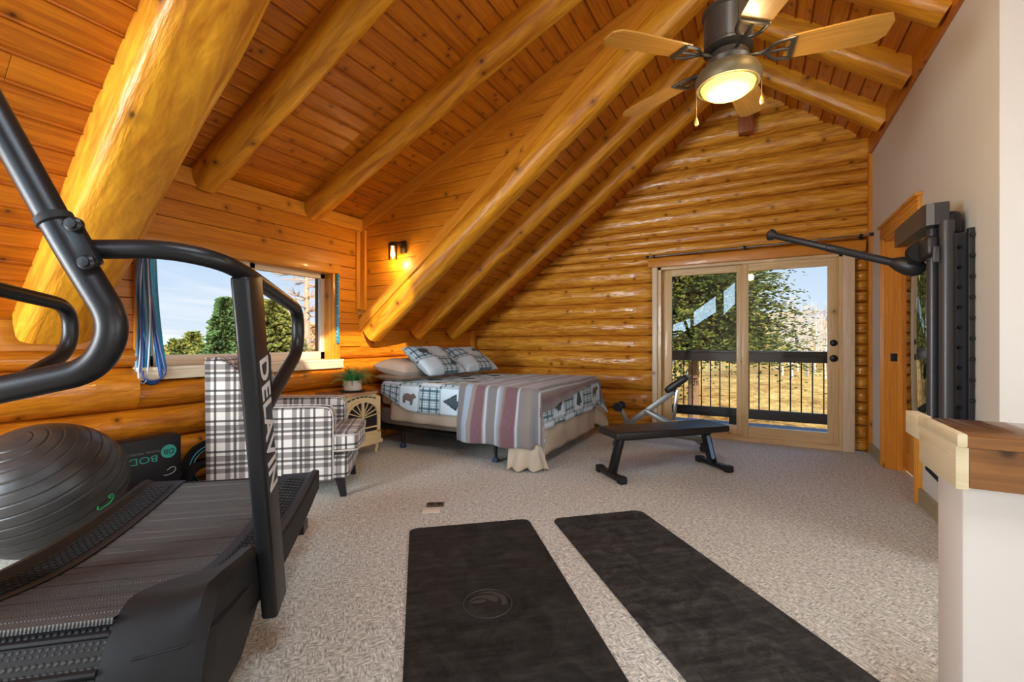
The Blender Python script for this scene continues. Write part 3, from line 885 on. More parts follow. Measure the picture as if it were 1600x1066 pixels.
def bare(name, label, loc, h, r0, m, group, seed, nb=16, bl=.3, lean=0, up=.5, twigs=3, cat='tree', leafm=None):
    random.seed(seed)
    t = thing(name, label, cat, loc, 0, group)
    b = MB(); P = [Vector((lean*q*q+.03*h*noise.noise((q*3, seed, 0)), .03*h*noise.noise((q*3, seed, 7)), h*q-.3*(q == 0))) for q in [i/8 for i in range(9)]]
    b.tube(P, [r0*(1-.85*i/8) for i in range(9)], 7); b.build('trunk', m, t)
    b = MB(); lf = MB()
    for i in range(nb):
        q = random.uniform(.25, .97); k = min(7, int(q*8)); p = P[k].lerp(P[k+1], q*8-k)
        a = random.random()*6.28; L = h*bl*random.uniform(.5, 1)*(1.15-q)
        d = Vector((math.cos(a), math.sin(a), up*random.uniform(.2, 1.4)))
        pts = [p, p+d*L*.5+Vector((0, 0, .04*L)), p+d*L+Vector((0, 0, up*.3*L))]
        b.tube(pts, [r0*.3*(1-q*.6), r0*.18*(1-q*.6), r0*.05], 5)
        for j in range(twigs):
            s_ = random.uniform(.3, 1); p2 = p+d*L*s_
            d2 = (d+Vector((random.uniform(-.9, .9), random.uniform(-.9, .9), random.uniform(-.3, .7)))).normalized()
            e = p2+d2*L*.45
            b.tube([p2, p2+d2*L*.25, e], [r0*.1, r0*.07, r0*.03], 4)
            if leafm:
                for z in range(4):
                    spray(lf, e+Vector((random.uniform(-.1, .1), random.uniform(-.1, .1), random.uniform(-.1, .1)))*h*.4, (random.uniform(-1, 1), random.uniform(-1, 1), random.uniform(-.2, 1)), .06*h, .05*h, 0)
    b.build('branches', m, t)
    if leafm: lf.build('foliage', leafm, t, fixn=False)
    return t
bare('dead_pine', 'bare dead pine with crooked branches outside the right pane of the side window', gp(-13.4, 9.67), 6.8, .2, mat('dead_bark', srgb(176, 146, 120), .9, bump=(14, .5, .03)), None, 31, nb=60, bl=.36, up=.05, twigs=6)
bare('sapling', 'thin leafy branch outside the side window beside the hanging blue bands', gp(-9.35, 3.94), 2.6, .022, M_bark, None, 33, nb=12, bl=.4, twigs=3, leafm=M_juniper)
spots = [dirp(px, zz_)+('',) for px, zz_ in ((1213, 30), (1222, 26), (1232, 33), (1238, 24), (1247, 29), (1253, 35), (1261, 25), (1268, 31), (1275, 27), (1283, 34), (1290, 24), (1228, 38), (1257, 40), (1279, 39), (1243, 36), (1206, 34))]
for i, (x, y, _) in enumerate(spots):
    bare('aspen_tree', 'bare pale aspen in the grove seen through the right door panel', gp(x, y), 4.3+1.4*noise.noise((i*1.7, 0, 0)), .06, M_aspen, 'bare aspens beyond the deck', 80+i, nb=46, bl=.36, twigs=6, up=1.1)
bare('sapling', 'thin leaning bare sapling behind the railing near the door locks', gp(1.75, 11.8), 2.0, .02, M_bark, None, 35, nb=7, bl=.4, twigs=1, lean=.25)
random.seed(9)
# deck and railing
M_deck = mat('deck_boards', srgb(58, 56, 56), .8)
d = MB()
for i in range(11):
    d.box((-.2, YB+.33+i*.145, -.12), (8.0, .138, .04), grain=0)
struct(d.build('deck', M_deck))
M_rail = wood('railing_wood', srgb(58, 46, 28), srgb(34, 26, 16), knot=.1)
rl = thing('deck_railing', 'dark deck railing with thin black balusters outside the sliding door', 'railing', (-.2, 7.3, -.1))
YR = 7.3
b = MB(); b.box((-.2, YR, .985), (7.6, .14, .035), grain=0, bev=.004); b.build('top_rail', M_rail, rl, world=True)
b = MB(); b.box((-.2, YR+.0, .905), (7.6, .045, .12), grain=0); b.build('upper_rail', M_rail, rl, world=True)
b = MB(); b.box((-.2, YR, .085), (7.6, .045, .14), grain=0); b.build('lower_rail', M_rail, rl, world=True)
for x in (-3.9, -1.5, .0, 1.9, 3.5):
    if x == 0.0: continue
    b = MB(); b.box((x, YR+.06, .43), (.09, .09, 1.06), grain=2); b.build('post', M_rail, rl, world=True)
b = MB(); b.box((-.33, YR+.05, -.04), (.12, .06, .22), grain=2); b.build('rail_block', M_rail, rl, world=True)
base = None
for i in range(46):
    x = -3.2+i*.128
    if base is None:
        b = MB(); b.tube([(0, 0, 0), (0, 0, .74)], .009, 8); base = b.build('baluster', M_blk, rl); q = base
    else:
        q = base.copy(); COL.objects.link(q); q.parent = rl
    q.location = (x+.2, 0, .22)

# ------------------------------------------------------------------ light
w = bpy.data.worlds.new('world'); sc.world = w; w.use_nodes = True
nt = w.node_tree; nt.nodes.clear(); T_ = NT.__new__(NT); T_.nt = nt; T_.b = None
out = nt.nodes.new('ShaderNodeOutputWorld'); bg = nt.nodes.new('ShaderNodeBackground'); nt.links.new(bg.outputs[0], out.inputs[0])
tc = T_.n('TexCoord').outputs['Generated']; sp = T_.n('SeparateXYZ'); T_.l(tc, sp.inputs[0])
z = sp.outputs[2]
sky = T_.ramp(z, [(0.0, srgb(222, 234, 246)), (.08, srgb(206, 226, 246)), (.3, srgb(158, 200, 242)), (.7, srgb(104, 158, 224))])
zz = T_.math('ADD', T_.math('MAXIMUM', z, 0.0), .12)
cx = T_.math('DIVIDE', sp.outputs[0], zz); cy = T_.math('DIVIDE', sp.outputs[1], zz)
cb = T_.n('CombineXYZ'); T_.l(cx, cb.inputs[0]); T_.l(T_.math('MULTIPLY', cy, .35), cb.inputs[1])
n = T_.n('TexNoise', Scale=.9, Detail=6.0, Roughness=.6, Distortion=.6); T_.l(cb.outputs[0], n.inputs['Vector'])
cl = T_.ramp(n.outputs['Fac'], [(.48, 0.0), (.72, .8)])
west = T_.math('LESS_THAN', sp.outputs[0], -.3)
skyc = T_.mix(T_.math('MULTIPLY', cl, west), sky, (.93, .95, 1, 1))
gr = T_.math('LESS_THAN', z, -.005)
skyc = T_.mix(gr, skyc, srgb(150, 128, 96))
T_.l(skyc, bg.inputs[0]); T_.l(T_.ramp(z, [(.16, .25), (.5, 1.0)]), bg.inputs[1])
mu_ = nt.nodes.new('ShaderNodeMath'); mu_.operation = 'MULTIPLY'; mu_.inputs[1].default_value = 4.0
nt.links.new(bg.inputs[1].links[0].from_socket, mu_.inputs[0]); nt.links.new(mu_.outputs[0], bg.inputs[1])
def light(name, typ, loc, energy, col=(1, 1, 1), size=None, rot=None, **kw):
    L = bpy.data.lights.new(name, typ); L.energy = energy; L.color = col
    if size is not None:
        if typ == 'AREA':
            if isinstance(size, tuple): L.shape = 'RECTANGLE'; L.size, L.size_y = size
            else: L.size = size
        else: L.shadow_soft_size = size
    for k, v in kw.items(): setattr(L, k, v)
    o = bpy.data.objects.new(name, L); COL.objects.link(o); o.location = loc
    if rot: o.rotation_euler = rot
    return o
sun = light('sun', 'SUN', (6, -6, 8), 8.5, (1, .86, .66), angle=R(.6))
S = Vector((.75, -.66, .466)).normalized()
sun.rotation_euler = S.to_track_quat('Z', 'Y').to_euler()
# area lamps added for fill, standing in for daylight from unseen openings
light('rear_fill', 'AREA', (-3.12, YF-.14, 1.35), 320, (.87, .94, 1), (1.3, 2.0), (R(90), 0, 0))  # added fill lamp outside the tall rear opening
light('clerestory_fill', 'AREA', (-1.45, YF-.55, 2.25), 230, (.55, .80, 1), (2.6, 1.9), (R(82), 0, 0))  # blue fill added behind the panes, for back wall and door reflections
light('skylight_fill', 'AREA', ((SKY[0]+SKY[1])/2+.06, (SKY[2]+SKY[3])/2, 3.98), 70, (.86, .94, 1), (.4, 1.5), (0, R(37), 0))  # extra fill lamp added at the roof opening
light('stair_fill', 'AREA', (3.12, -.9, 1.5), 85, (.87, .94, 1), (2.4, 1.5), (R(90), 0, R(90)))  # fill lamp added on the unseen stair side
light('stair_fill', 'AREA', (2.9, 2.2, 1.75), 75, (.87, .94, 1), (1.2, 1.2), (R(90), 0, R(90)))  # second added fill lamp, no window behind it
# sampling portals in the openings (they give no light of their own)
for loc, sz, rot in (((-.17, YB+.2, 1.06), (1.7, 1.95), (R(-90), 0, 0)), ((XL-.28, 2.3, 1.42), (1.6, .9), (R(90), 0, R(-90)))):
    o = light('portal', 'AREA', loc, 1, (1, 1, 1), sz, rot); o.data.cycles.is_portal = True
sc.view_settings.view_transform = 'Standard'; sc.view_settings.look = 'None'; sc.view_settings.gamma = 1.0
sc.view_settings.use_curve_mapping = False; sc.view_settings.exposure = 0.15
cy_ = sc.cycles; cy_.max_bounces = 10; cy_.diffuse_bounces = 5; cy_.glossy_bounces = 4; cy_.transparent_max_bounces = 12; cy_.caustics_reflective = False; cy_.caustics_refractive = False; cy_.sample_clamp_indirect = 6
# ------------------------------------------------------------------ treadmill (local x: towards the front hood, y: towards the room)
TM = thing('treadmill', 'large black curved manual treadmill with tube handlebars in the left foreground', 'treadmill', (-2.157, 1.63, 0), R(-48))
def belt_h(t):
    """height of the curved running surface"""
    pts = [(0, .40), (.2, .368), (.43, .344), (.64, .334), (.84, .342), (1.05, .378), (1.243, .432), (1.353, .468), (1.45, .485)]
    if t <= 0: return .40
    for (a, ha), (b, hb) in zip(pts, pts[1:]):
        if t <= b:
            q = (t-a)/(b-a); return ha+(hb-ha)*q
    return pts[-1][1]
def bh(t):  # smoothed
    return sum(belt_h(t+d) for d in (-.06, -.03, 0, .03, .06))/5
V0, V1, VL = -.19, -.665, -.86          # belt right edge, belt left edge, outer left
def belt_mat():
    m = mat('belt_rubber', srgb(66, 64, 62), .55); t = NT(m)
    uv = t.n('UVMap').outputs[0]; sp = t.n('SeparateXYZ'); t.l(uv, sp.inputs[0])
    a = t.math('ADD', t.math('MULTIPLY', sp.outputs[0], 2*math.pi/.012), t.math('MULTIPLY', sp.outputs[1], 2*math.pi/.016))
    b = t.math('SUBTRACT', t.math('MULTIPLY', sp.outputs[0], 2*math.pi/.012), t.math('MULTIPLY', sp.outputs[1], 2*math.pi/.016))
    h = t.math('MULTIPLY', t.math('SINE', a), t.math('SINE', b))
    bp = t.n('Bump', Strength=.9, Distance=.004); t.l(h, bp.inputs['Height']); t.l(bp.outputs[0], t.b.inputs['Normal'])
    col = t.ramp(t.math('ADD', t.math('MULTIPLY', h, .5), .5), [(.3, srgb(38, 38, 38)), (.8, srgb(92, 91, 88))])
    t.l(col, t.b.inputs['Base Color'])
    return m
M_belt = belt_mat()
M_ribs = mat('rib_rubber', srgb(34, 34, 33), .7, spec=.3)
b = MB()
pitch = .056; t0 = .0
while t0 < 1.36:
    t1 = t0+pitch
    for (ta, tb, da, db) in ((t0, t0+.002, -.014, -.014), (t0+.002, t0+.005, -.014, 0), (t0+.005, t1-.005, 0, 0), (t1-.005, t1-.002, 0, -.014), (t1-.002, t1, -.014, -.014)):
        vs = [(ta, V1+.004, bh(ta)+da), (tb, V1+.004, bh(tb)+db), (tb, V0-.004, bh(tb)+db), (ta, V0-.004, bh(ta)+da)]
        b.add(vs, [(0, 1, 2, 3)], [[(ta, V1), (tb, V1), (tb, V0), (ta, V0)]])
    t0 = t1
# belt wraps round the rear roller
for k in range(8):
    a0, a1 = R(90+k*22.5), R(90+(k+1)*22.5); rr = .07
    vs = [(rr*math.cos(a0), V1+.004, .33+rr*math.sin(a0)), (rr*math.cos(a1), V1+.004, .33+rr*math.sin(a1)), (rr*math.cos(a1), V0-.004, .33+rr*math.sin(a1)), (rr*math.cos(a0), V0-.004, .33+rr*math.sin(a0))]
    b.add(vs, [(0, 1, 2, 3)], [[(k*.027, V1), (k*.027+.027, V1), (k*.027+.027, V0), (k*.027, V0)]], 0, True)
b.build('running_belt', M_belt, TM, fixn=False)

def rail(vin, vout, name, side):
    """foot rail: tread surface, outer rim and skirt; side=+1 right, -1 left"""
    n = 26
    b = MB()
    def sec(t):
        h = bh(t)
        k = .035 + .02*min(1, t/.9)       # rim height
        sk = .085 + .03*min(1, max(0, t)/1.0)
        vi, vo = vin, vout
        return [(t, vi, h-.05), (t, vi, h+.004), (t, vi+side*.03, h+.004), (t, vo-side*.05, h+.006), (t, vo-side*.03, h+k*.55), (t, vo-side*.008, h+k*.5), (t, vo, h+k*.3), (t, vo, h-sk), (t, vo-side*.03, h-sk-.02), (t, vi, h-sk-.02)]
    vs, m = [], 10
    for i in range(n+1):
        vs += sec(-.03+1.16*i/n)
    fs = []
    for i in range(n):
        for k in range(m):
            k2 = (k+1) % m
            fs.append((i*m+k, (i+1)*m+k, (i+1)*m+k2, i*m+k2))
    fs.append(tuple(range(m))); fs.append(tuple(n*m+k for k in range(m)))
    b.add(vs, fs, None, 0, True)
    rb = b.build(name, M_blkmat, TM, angle=30)
    # raised tread ribs
    g = MB()
    t = .03
    while t < 1.02:
        a0, a1 = vin+side*.036, vout-side*.06
        st = .018
        nseg = 5
        for q in range(nseg):
            y0 = a0+(a1-a0)*q/nseg; y1 = a0+(a1-a0)*(q+.82)/nseg
            tt0, tt1 = t+(q/nseg)*.03, t+((q+.8)/nseg)*.03
            h0, h1 = bh(tt0)+.005, bh(tt1)+.005
            p = [(tt0, y0, h0), (tt0+st*.5, y0, bh(tt0+st*.5)+.005), (tt1+st*.5, y1, bh(tt1+st*.5)+.005), (tt1, y1, h1)]
            vs = p+[(a, b_, c+.006) for (a, b_, c) in p]
            g.add(vs, [(4, 5, 6, 7), (0, 1, 5, 4), (1, 2, 6, 5), (2, 3, 7, 6), (3, 0, 4, 7)])
        t += .03
    g.build('tread_ribs', M_ribs, rb)
    return rb
rail(V0, 0.0, 'foot_rail', 1)
rail(V1, VL, 'foot_rail', -1)

# front hood: right and left covers with a rolled shoulder, stepped plates between them
def hood_h(t):
    pts = [(.95, .43), (1.1, .452), (1.22, .474), (1.33, .486), (1.37, .474), (1.40, .452), (1.425, .424), (1.449, .391), (1.475, .33), (1.49, .25), (1.505, .1), (1.51, .0)]
    if t <= pts[0][0]: return pts[0][1]
    for (a, ha), (c, hc) in zip(pts, pts[1:]):
        if t <= c: return ha+(hc-ha)*(t-a)/(c-a)
    return 0.
def cover(vi, vo, side, name):
    b = MB(); n = 30; m = 8
    vs = []
    for i in range(n+1):
        t = .97+.54*(i/n)**.85
        h = .5*(hood_h(t-.012)+hood_h(t+.012)) if t < 1.48 else hood_h(t)
        tb = t-.045*max(0, min(1, (t-1.25)/.15))
        # inner edge starts at the rail and sweeps in to the belt towards the front
        q = min(1, max(0, (t-.97)/.36)); q = q*q*(3-2*q)
        vin = vo+(vi-vo)*(.22+.78*q)
        hin = h-.02*(1-q)
        bt = max(.0, min(.19, h-.14)) if t < 1.4 else 0.0
        vs += [(t, vin, max(0, h-.09)), (t, vin, hin), (t, vin+(vo-vin)*.5, h+.0), (t-.012*(t-tb)/.045, vo-side*.055, h+.004), (tb+.012, vo-side*.02, h+.012), (tb, vo+side*.008, h-.014), (tb-.03*max(0, (t-1.2)/.3), vo+side*.012, max(0, h-.13)), (tb-.09*max(0, (t-1.1)/.4), vo-side*.06, bt*.3)]
    fs = []
    for i in range(n):
        for k in range(m):
            k2 = (k+1) % m
            fs.append((i*m+k, (i+1)*m+k, (i+1)*m+k2, i*m+k2))
    fs.append(tuple(range(m))); fs.append(tuple(n*m+k for k in range(m)))
    b.add(vs, fs, None, 0, True)
    return b.build(name, M_blkmat, TM, angle=28)
cv = cover(V0-.005, .0, 1, 'side_cover'); cover(V1+.005, VL, -1, 'side_cover')
# long recessed grip line on the right cover
g = MB(); g.tube(bez([(1.447, -.13, .398), (1.425, -.03, .40), (1.36, .017, .405), (1.1, .016, .37)], .02), .003, 6); g.build('cover_seam', M_rub, cv)
# stepped plates
def dot_mat():
    m = mat('studded_plate', srgb(48, 47, 46), .7, spec=.25); t = NT(m)
    tc = t.n('TexCoord').outputs['Object']; v = t.n('TexVoronoi', Scale=70.0); v.inputs['Randomness'].default_value = .0; t.l(tc, v.inputs['Vector'])
    h = t.ramp(v.outputs['Distance'], [(.2, 1.0), (.45, 0.0)])
    bp = t.n('Bump', Strength=.8, Distance=.004); t.l(h, bp.inputs['Height']); t.l(bp.outputs[0], t.b.inputs['Normal'])
    t.l(t.ramp(h, [(0, srgb(30, 30, 29)), (1, srgb(58, 57, 55))]), t.b.inputs['Base Color'])
    return m
M_dot = dot_mat()
for (ta, tb) in ((1.358, 1.395), (1.406, 1.444), (1.454, 1.478)):
    p = MB(); ha, hb = hood_h(ta)-.012, hood_h(tb)-.016
    vs = [(ta, V1+.008, ha), (tb, V1+.008, hb), (tb, V0-.008, hb), (ta, V0-.008, ha)]
    vs += [(x, y, z-.02) for (x, y, z) in vs]
    p.add(vs, [(0, 1, 2, 3), (7, 6, 5, 4), (0, 4, 5, 1), (1, 5, 6, 2), (2, 6, 7, 3), (3, 7, 4, 0)])
    p.build('step_plate', M_dot, TM)
for tb in (1.401, 1.449):
    p = MB(); p.tube([(tb, V1+.006, hood_h(tb)-.012), (tb, V0-.006, hood_h(tb)-.012)], .009, 8); p.build('step_edge', M_blk, TM)
p = MB(); p.box((1.33, (V0+V1)/2, .18), (.26, V0-V1-.01, .34)); p.build('front_housing', M_rub, TM)
p = MB()
p.box((.85, (V0+V1)/2, .19), (1.55, V0-V1-.06, .05)); p.box((.12, (V0+V1)/2, .16), (.1, .78, .05))
p.build('base_frame', M_blk, TM)
for (x, y) in ((.16, -.25), (.16, -.62), (.12, -.42)):
    p = MB(); p.lathe([(.03, 0), (.034, .01), (.03, .03), (.018, .04), (.018, .2)], (x, y, 0), 14); p.build('foot', M_rub, TM)

# uprights and handlebars
VC = -.38                                # centre line
def flatbar(p0, p1, w, d, xdir, name, matl, rad=.012):
    p0, p1 = Vector(p0), Vector(p1); L = (p1-p0).length
    z = (p1-p0).normalized(); x = Vector(xdir); x = (x-z*x.dot(z)).normalized(); y = z.cross(x)
    M = Matrix((x, y, z)).transposed()
    b = MB(); b.box((p0+p1)/2, (w, d, L), mat=M, bev=rad, seg=3)
    return b.build(name, matl, TM)
PB, PT = Vector((.93, .035, .20)), Vector((1.19, .03, 1.345))
post = flatbar(PB, PT, .125, .052, (1, 0, 0), 'upright_post', M_blk)
flatbar((.93, VL-.035, .20), (1.19, VC*2-.03, 1.345), .125, .052, (1, 0, 0), 'upright_post', M_blk)
a = (PT-PB).normalized()
upv = Vector((-a.z, 0, a.x))
c0 = PB+(PT-PB)*.588
text_mesh('DELAVIN', .105, 'lettering', M_letter, post, frame(c0+Vector((0, .0275, 0)), -a, upv), width=1.03, bold=.0024)
RT = .0245

def hand(s, name='handlebar'):
    """from the mast clamp out to the post, back along the belt, down and home to the post"""
    q = lambda v: VC+s*(v-VC)
    pts = [(1.345, q(-.285), 1.374), (1.35, q(-.11), 1.383), (1.31, q(.0), 1.366), (1.19, q(.032), 1.344), (1.05, q(.032), 1.33), (.585, q(.032), 1.282), (.585, q(.032), 1.105), (1.09, q(.032), .90)]
    b = MB(); b.tube(bez(pts, .12, 8), RT, 16)
    return b.build(name, M_blk, TM)
hand(1); hand(-1)
# bent mast: comes down from the screen, turns back and runs across under it
b = MB()
b.tube(bez([(1.36, -.56, 1.91), (1.36, -.31, 1.385), (1.36, -.205, 1.185), (1.36, -.25, 1.075), (1.36, -.42, 1.035), (1.36, -.62, .99), (1.19, VC*2-.03, .93)], .075, 9), .033, 20)
b.build('console_mast', M_blk, TM)
# clamps with bolts
for (v, z) in ((-.288, 1.425), (-.262, 1.335)):
    b = MB(); b.lathe([(.013, -.004), (.018, 0), (.018, .012), (.012, .016), (.012, .022), (.001, .023)], (1.385, v+.012, z), 14, mat=Matrix.Rotation(R(90), 3, 'Y')); b.build('clamp_bolt', M_blk, TM)
b = MB(); b.box((1.372, -.276, 1.38), (.03, .05, .12), mat=Matrix.Rotation(R(26), 3, 'X'), bev=.01); b.build('clamp_plate', M_blk, TM)
b = MB(); M_ = Matrix.Rotation(R(27), 3, 'X'); b.lathe([(.033, -.012), (.038, -.008), (.038, .008), (.033, .012)], (1.36, -.335, 1.44), 20, mat=M_); b.build('clamp_ring', M_rub, TM)
# console screen (out of the picture, above)
b = MB(); b.box((1.38, -.70, 1.90), (.05, .40, .2), bev=.015); b.build('console', M_blkmat, TM)
# cup-holder strap hanging on the far side of the post
b = MB(); b.tube(bez([(.985, .0, 1.12), (.955, .02, 1.10), (.955, .02, 1.02), (.93, .02, .97), (.955, .02, .935), (.985, .015, .95)], .02), .010, 8); b.box((.99, .01, 1.03), (.05, .03, .19), bev=.008); b.build('safety_clip', M_rub, TM)

# ------------------------------------------------------------------ exercise ball
BALL = thing('exercise_ball', 'big dark grey ribbed exercise ball between the treadmill and the log wall', 'exercise ball', (-3.375, .855, 0))
def ball_mat():
    m = mat('ball_vinyl', srgb(72, 70, 68), .42); t = NT(m)
    n = t.n('TexNoise', Scale=9.0, Detail=5.0); tc = t.n('TexCoord').outputs['Object']; t.l(tc, n.inputs['Vector'])
    t.l(t.ramp(n.outputs['Fac'], [(.3, srgb(42, 42, 41)), (.7, srgb(58, 57, 56))]), t.b.inputs['Base Color'])
    t.l(t.math('ADD', t.math('MULTIPLY', n.outputs['Fac'], .3), .22), t.b.inputs['Roughness'])
    return m
b = MB(); prof = []
RBX, RBZ = .352, .348
NP = 150
axis = Vector((0, 0, 1)).rotation_difference(Vector((.28, -.43, .86))).to_matrix()
lats = set()
for i in range(-90, 91, 3): lats.add((float(i), 0))
for k in range(-8, 9):
    c_ = k*9.0+4.5
    lats = {(a_, g_) for (a_, g_) in lats if abs(a_-c_) > 1.2}
    for d_, g_ in ((-.7, 0), (-.25, 1), (.25, 1), (.7, 0)): lats.add((c_+d_, g_))
for lat, g_ in sorted(lats):
    q = 1-(.0035/.36 if g_ else 0)
    prof.append((q*math.cos(R(lat)), q*math.sin(R(lat))))
b.lathe(prof, (0, 0, 0), 64, mat=axis, capends=False)
b.v = [(x*RBX, y*RBX, RBZ+z*RBZ) for (x, y, z) in b.v]
bo = b.build('ball', ball_mat(), BALL, fixn=False, angle=80)
M_green = mat('green_print', srgb(46, 190, 110), .5)
# swirl emblem printed on the ball
def on_ball(px, py):
    n = Vector((.80, .20, -.12)); 
    c = Vector((.86, .44, -.165)).normalized()
    ex = Vector((0, 0, 1)).cross(c).normalized(); ey = c.cross(ex)
    d = (c+ex*px+ey*py).normalized()
    return Vector((d.x*(RBX+.001), d.y*(RBX+.001), RBZ+d.z*(RBZ+.001)))
b = MB()
P = [(-.13, -.05), (-.135, -.10), (-.09, -.12), (-.03, -.085), (.02, -.08), (.07, -.05), (.095, .01), (.09, .055), (.045, .07), (.005, .045), (.03, .02), (.06, .02)]
P = bez([(x, y, 0) for x, y in P], .03, 4)
b.tube([on_ball(p.x, p.y) for p in P], .004, 6); b.build('emblem', M_green, bo)

# ------------------------------------------------------------------ cardboard box printed BODY, yoga wheels, dark pads by the wall
M_box = mat('black_card', srgb(14, 14, 16), .6)
M_teal = mat('teal_print', srgb(52, 158, 140), .5); M_teal2 = mat('teal_light', srgb(104, 190, 196), .5)
BX = thing('fitness_box', 'black printed box standing upside down against the log wall beside the ball', 'box', (-3.635, 1.38, 0))
b = MB(); b.box((0, 0, .245), (.15, .40, .49), bev=.003); bx = b.build('carton', M_box, BX)
# face looks to +x; upside-down print
Fm = lambda y, z: frame(Vector((.0758, y, z)), (0, -1, 0), (0, 0, -1))
text_mesh('BODY', .064, 'print', M_teal, bx, Fm(-.045, .355), width=1.25)
text_mesh('TOTAL WORKOUT', .022, 'print', mat('print_grey', srgb(120, 124, 124), .6), bx, Fm(-.04, .402), width=1.2)
b = MB(); b.lathe([(.046, 0), (.046, .001), (.001, .0012)], (.0752, .125, .385), 28, mat=Matrix.Rotation(R(90), 3, 'Y')); lg = b.build('logo_disc', M_teal, bx)
text_mesh('DB', .048, 'logo', M_box, lg, frame(Vector((.0772, .125, .385)), (0, -1, 0), (0, 0, -1)))
b = MB(); b.tube(bez([(.0765, .115, .255), (.0765, .145, .275), (.0765, .17, .262), (.0765, .16, .235), (.0765, .125, .222), (.0765, .095, .225)], .02), .0028, 6); b.build('swirl', M_letter, bx)
def ring(name, label, loc, rz, ro, ri, wd, stripes, m2, lean=0.0):
    t = thing(name, label, 'yoga wheel', loc, rz, None)
    M = Matrix.Rotation(R(90)+lean, 3, 'X')
    b = MB(); b.lathe([(ri, -wd/2), (ro, -wd/2), (ro+.004, -wd/2+.01), (ro+.004, wd/2-.01), (ro, wd/2), (ri, wd/2), (ri, -wd/2)], (0, 0, ro+.004), 48, mat=M, capends=False)
    o = b.build('rim', M_rub, t)
    b = MB(); b.lathe([(ri-.001, -wd/2+.004), (ri-.001, wd/2-.004)], (0, 0, ro+.004), 48, mat=M, capends=False); b.build('inner_band', m2, o)
    for rr in stripes:
        b = MB(); b.tube([M @ Vector((rr*math.cos(k*math.pi/24), rr*math.sin(k*math.pi/24), wd/2+.001))+Vector((0, 0, ro+.004)) for k in range(48)], .004, 6, closed=True); b.build('stripe', M_teal2, o)
    return t
ring('yoga_ring', 'large black yoga wheel with two pale teal stripes behind the chair', (-3.712, 1.845, 0), R(90), .188, .125, .05, (.155, .132), M_rub)
ring('yoga_ring', 'small black yoga wheel with teal inside in front of the large one', (-3.60, 1.735, 0), R(90), .122, .092, .10, (), mat('teal_inner', srgb(70, 120, 112), .6))
t = thing('ab_roller', 'black padded wheel lying beside the yoga wheels at the foot of the box', 'exercise roller', (-3.44, 1.44, 0), R(40))
b = MB(); b.tube([(0, -.1, .09), (0, .1, .09)], .085, 24); b.build('roller', M_rub, t)
b = MB(); b.tube([(0, -.15, .09), (0, .15, .09)], .022, 12); b.build('axle', M_dgrey, t)

# ------------------------------------------------------------------ stretch bands hanging at the window casing
M_bands = [mat('band_teal', srgb(30, 150, 196), .45), mat('band_deep_blue', srgb(28, 70, 132), .45), mat('band_grey_blue', srgb(96, 136, 158), .45), mat('band_pale', srgb(196, 206, 214), .45), mat('band_violet', srgb(82, 88, 140), .45)]
HK = Vector((XL+.06, 1.47, 1.80))
tg_ = thing('band_hook', 'small dark hook high on the left window casing holding the blue bands', 'hook', (XL+.033, 1.475, 1.80))
b = MB(); b.tube(bez([(XL+.033, 1.47, 1.83), (XL+.033, 1.47, 1.79), (XL+.085, 1.47, 1.785), (XL+.085, 1.47, 1.82)], .012), .006, 8); b.build('hook', M_blk, tg_, world=True)
def band(lab, m, y0, ya, yb, zb, w, x):
    """closed flat loop: down one side, round the bottom and up the other"""
    t = thing('stretch_band', lab, 'resistance band', (x, 1.475, 1.79), 0, 'stretch bands on the left window casing')
    P = []
    zt = 1.79
    for k in range(15):
        q = k/14; P.append(Vector((x+.012*math.sin(q*5+y0*40), y0-.012+(ya-y0+.012)*q**1.4+.008*math.sin(q*6+ya*20), zt+(zb+.07-zt)*q)))
    ym, rr = (ya+yb)/2, abs(yb-ya)/2
    for k in range(1, 8):
        a_ = math.pi*k/8; P.append(Vector((x+.012, ym+(ya-ym)*math.cos(a_), zb+.07-.07*math.sin(a_))))
    for k in range(15):
        q = 1-k/14; P.append(Vector((x+.02+.012*math.sin(q*4+yb*30), y0+.012+(yb-y0-.012)*q**1.4+.008*math.sin(q*5+yb*20), zt+(zb+.07-zt)*q)))
    vs, fs = [], []
    n = len(P)
    for i, p in enumerate(P):
        d = (P[min(i+1, n-1)]-P[max(i-1, 0)]).normalized()
        tw = (.35 if w > .05 else .9)*math.sin(i*.35+ya*30)
        s_ = d.cross(Vector((1, 0, 0))).normalized()
        s_ = (s_*math.cos(tw)+Vector((1, 0, 0))*math.sin(tw)).normalized()*w/2
        vs += [p-s_, p+s_]
    for i in range(n-1): fs.append((2*i, 2*i+1, 2*i+3, 2*i+2))
    b = MB(); b.add(vs, fs, None, 0, True); b.build('strap', m, t, world=True, solid=.003, offs=0)
    return t
band('broad teal stretch band hanging at the right of the bunch by the window', M_bands[0], 1.495, 1.475, 1.575, .875, .058, XL+.062)
band('deep blue stretch band whose loop reaches lowest in the bunch', M_bands[1], 1.47, 1.455, 1.565, .838, .024, XL+.072)
band('grey-blue stretch band at the left of the bunch by the window', M_bands[2], 1.455, 1.43, 1.475, .875, .026, XL+.058)
band('thin pale stretch band with the loop sticking out at the bottom left', M_bands[3], 1.47, 1.425, 1.48, .845, .009, XL+.085)
band('narrow violet stretch band looping in front of the others', M_bands[4], 1.45, 1.44, 1.585, .86, .012, XL+.092)
t = thing('stretch_band', 'knotted teal cord hanging down the right side of the window casing', 'cord', (XL+.05, 3.145, 1.84))
b = MB(); b.tube([(XL+.05+.004*math.sin(k*2.1), 3.145+.004*math.cos(k*1.7), 1.84-.72*k/60) for k in range(61)], [.013+.005*math.sin(k*1.9) for k in range(61)], 8); b.build('cord', M_bands[0], t, world=True)
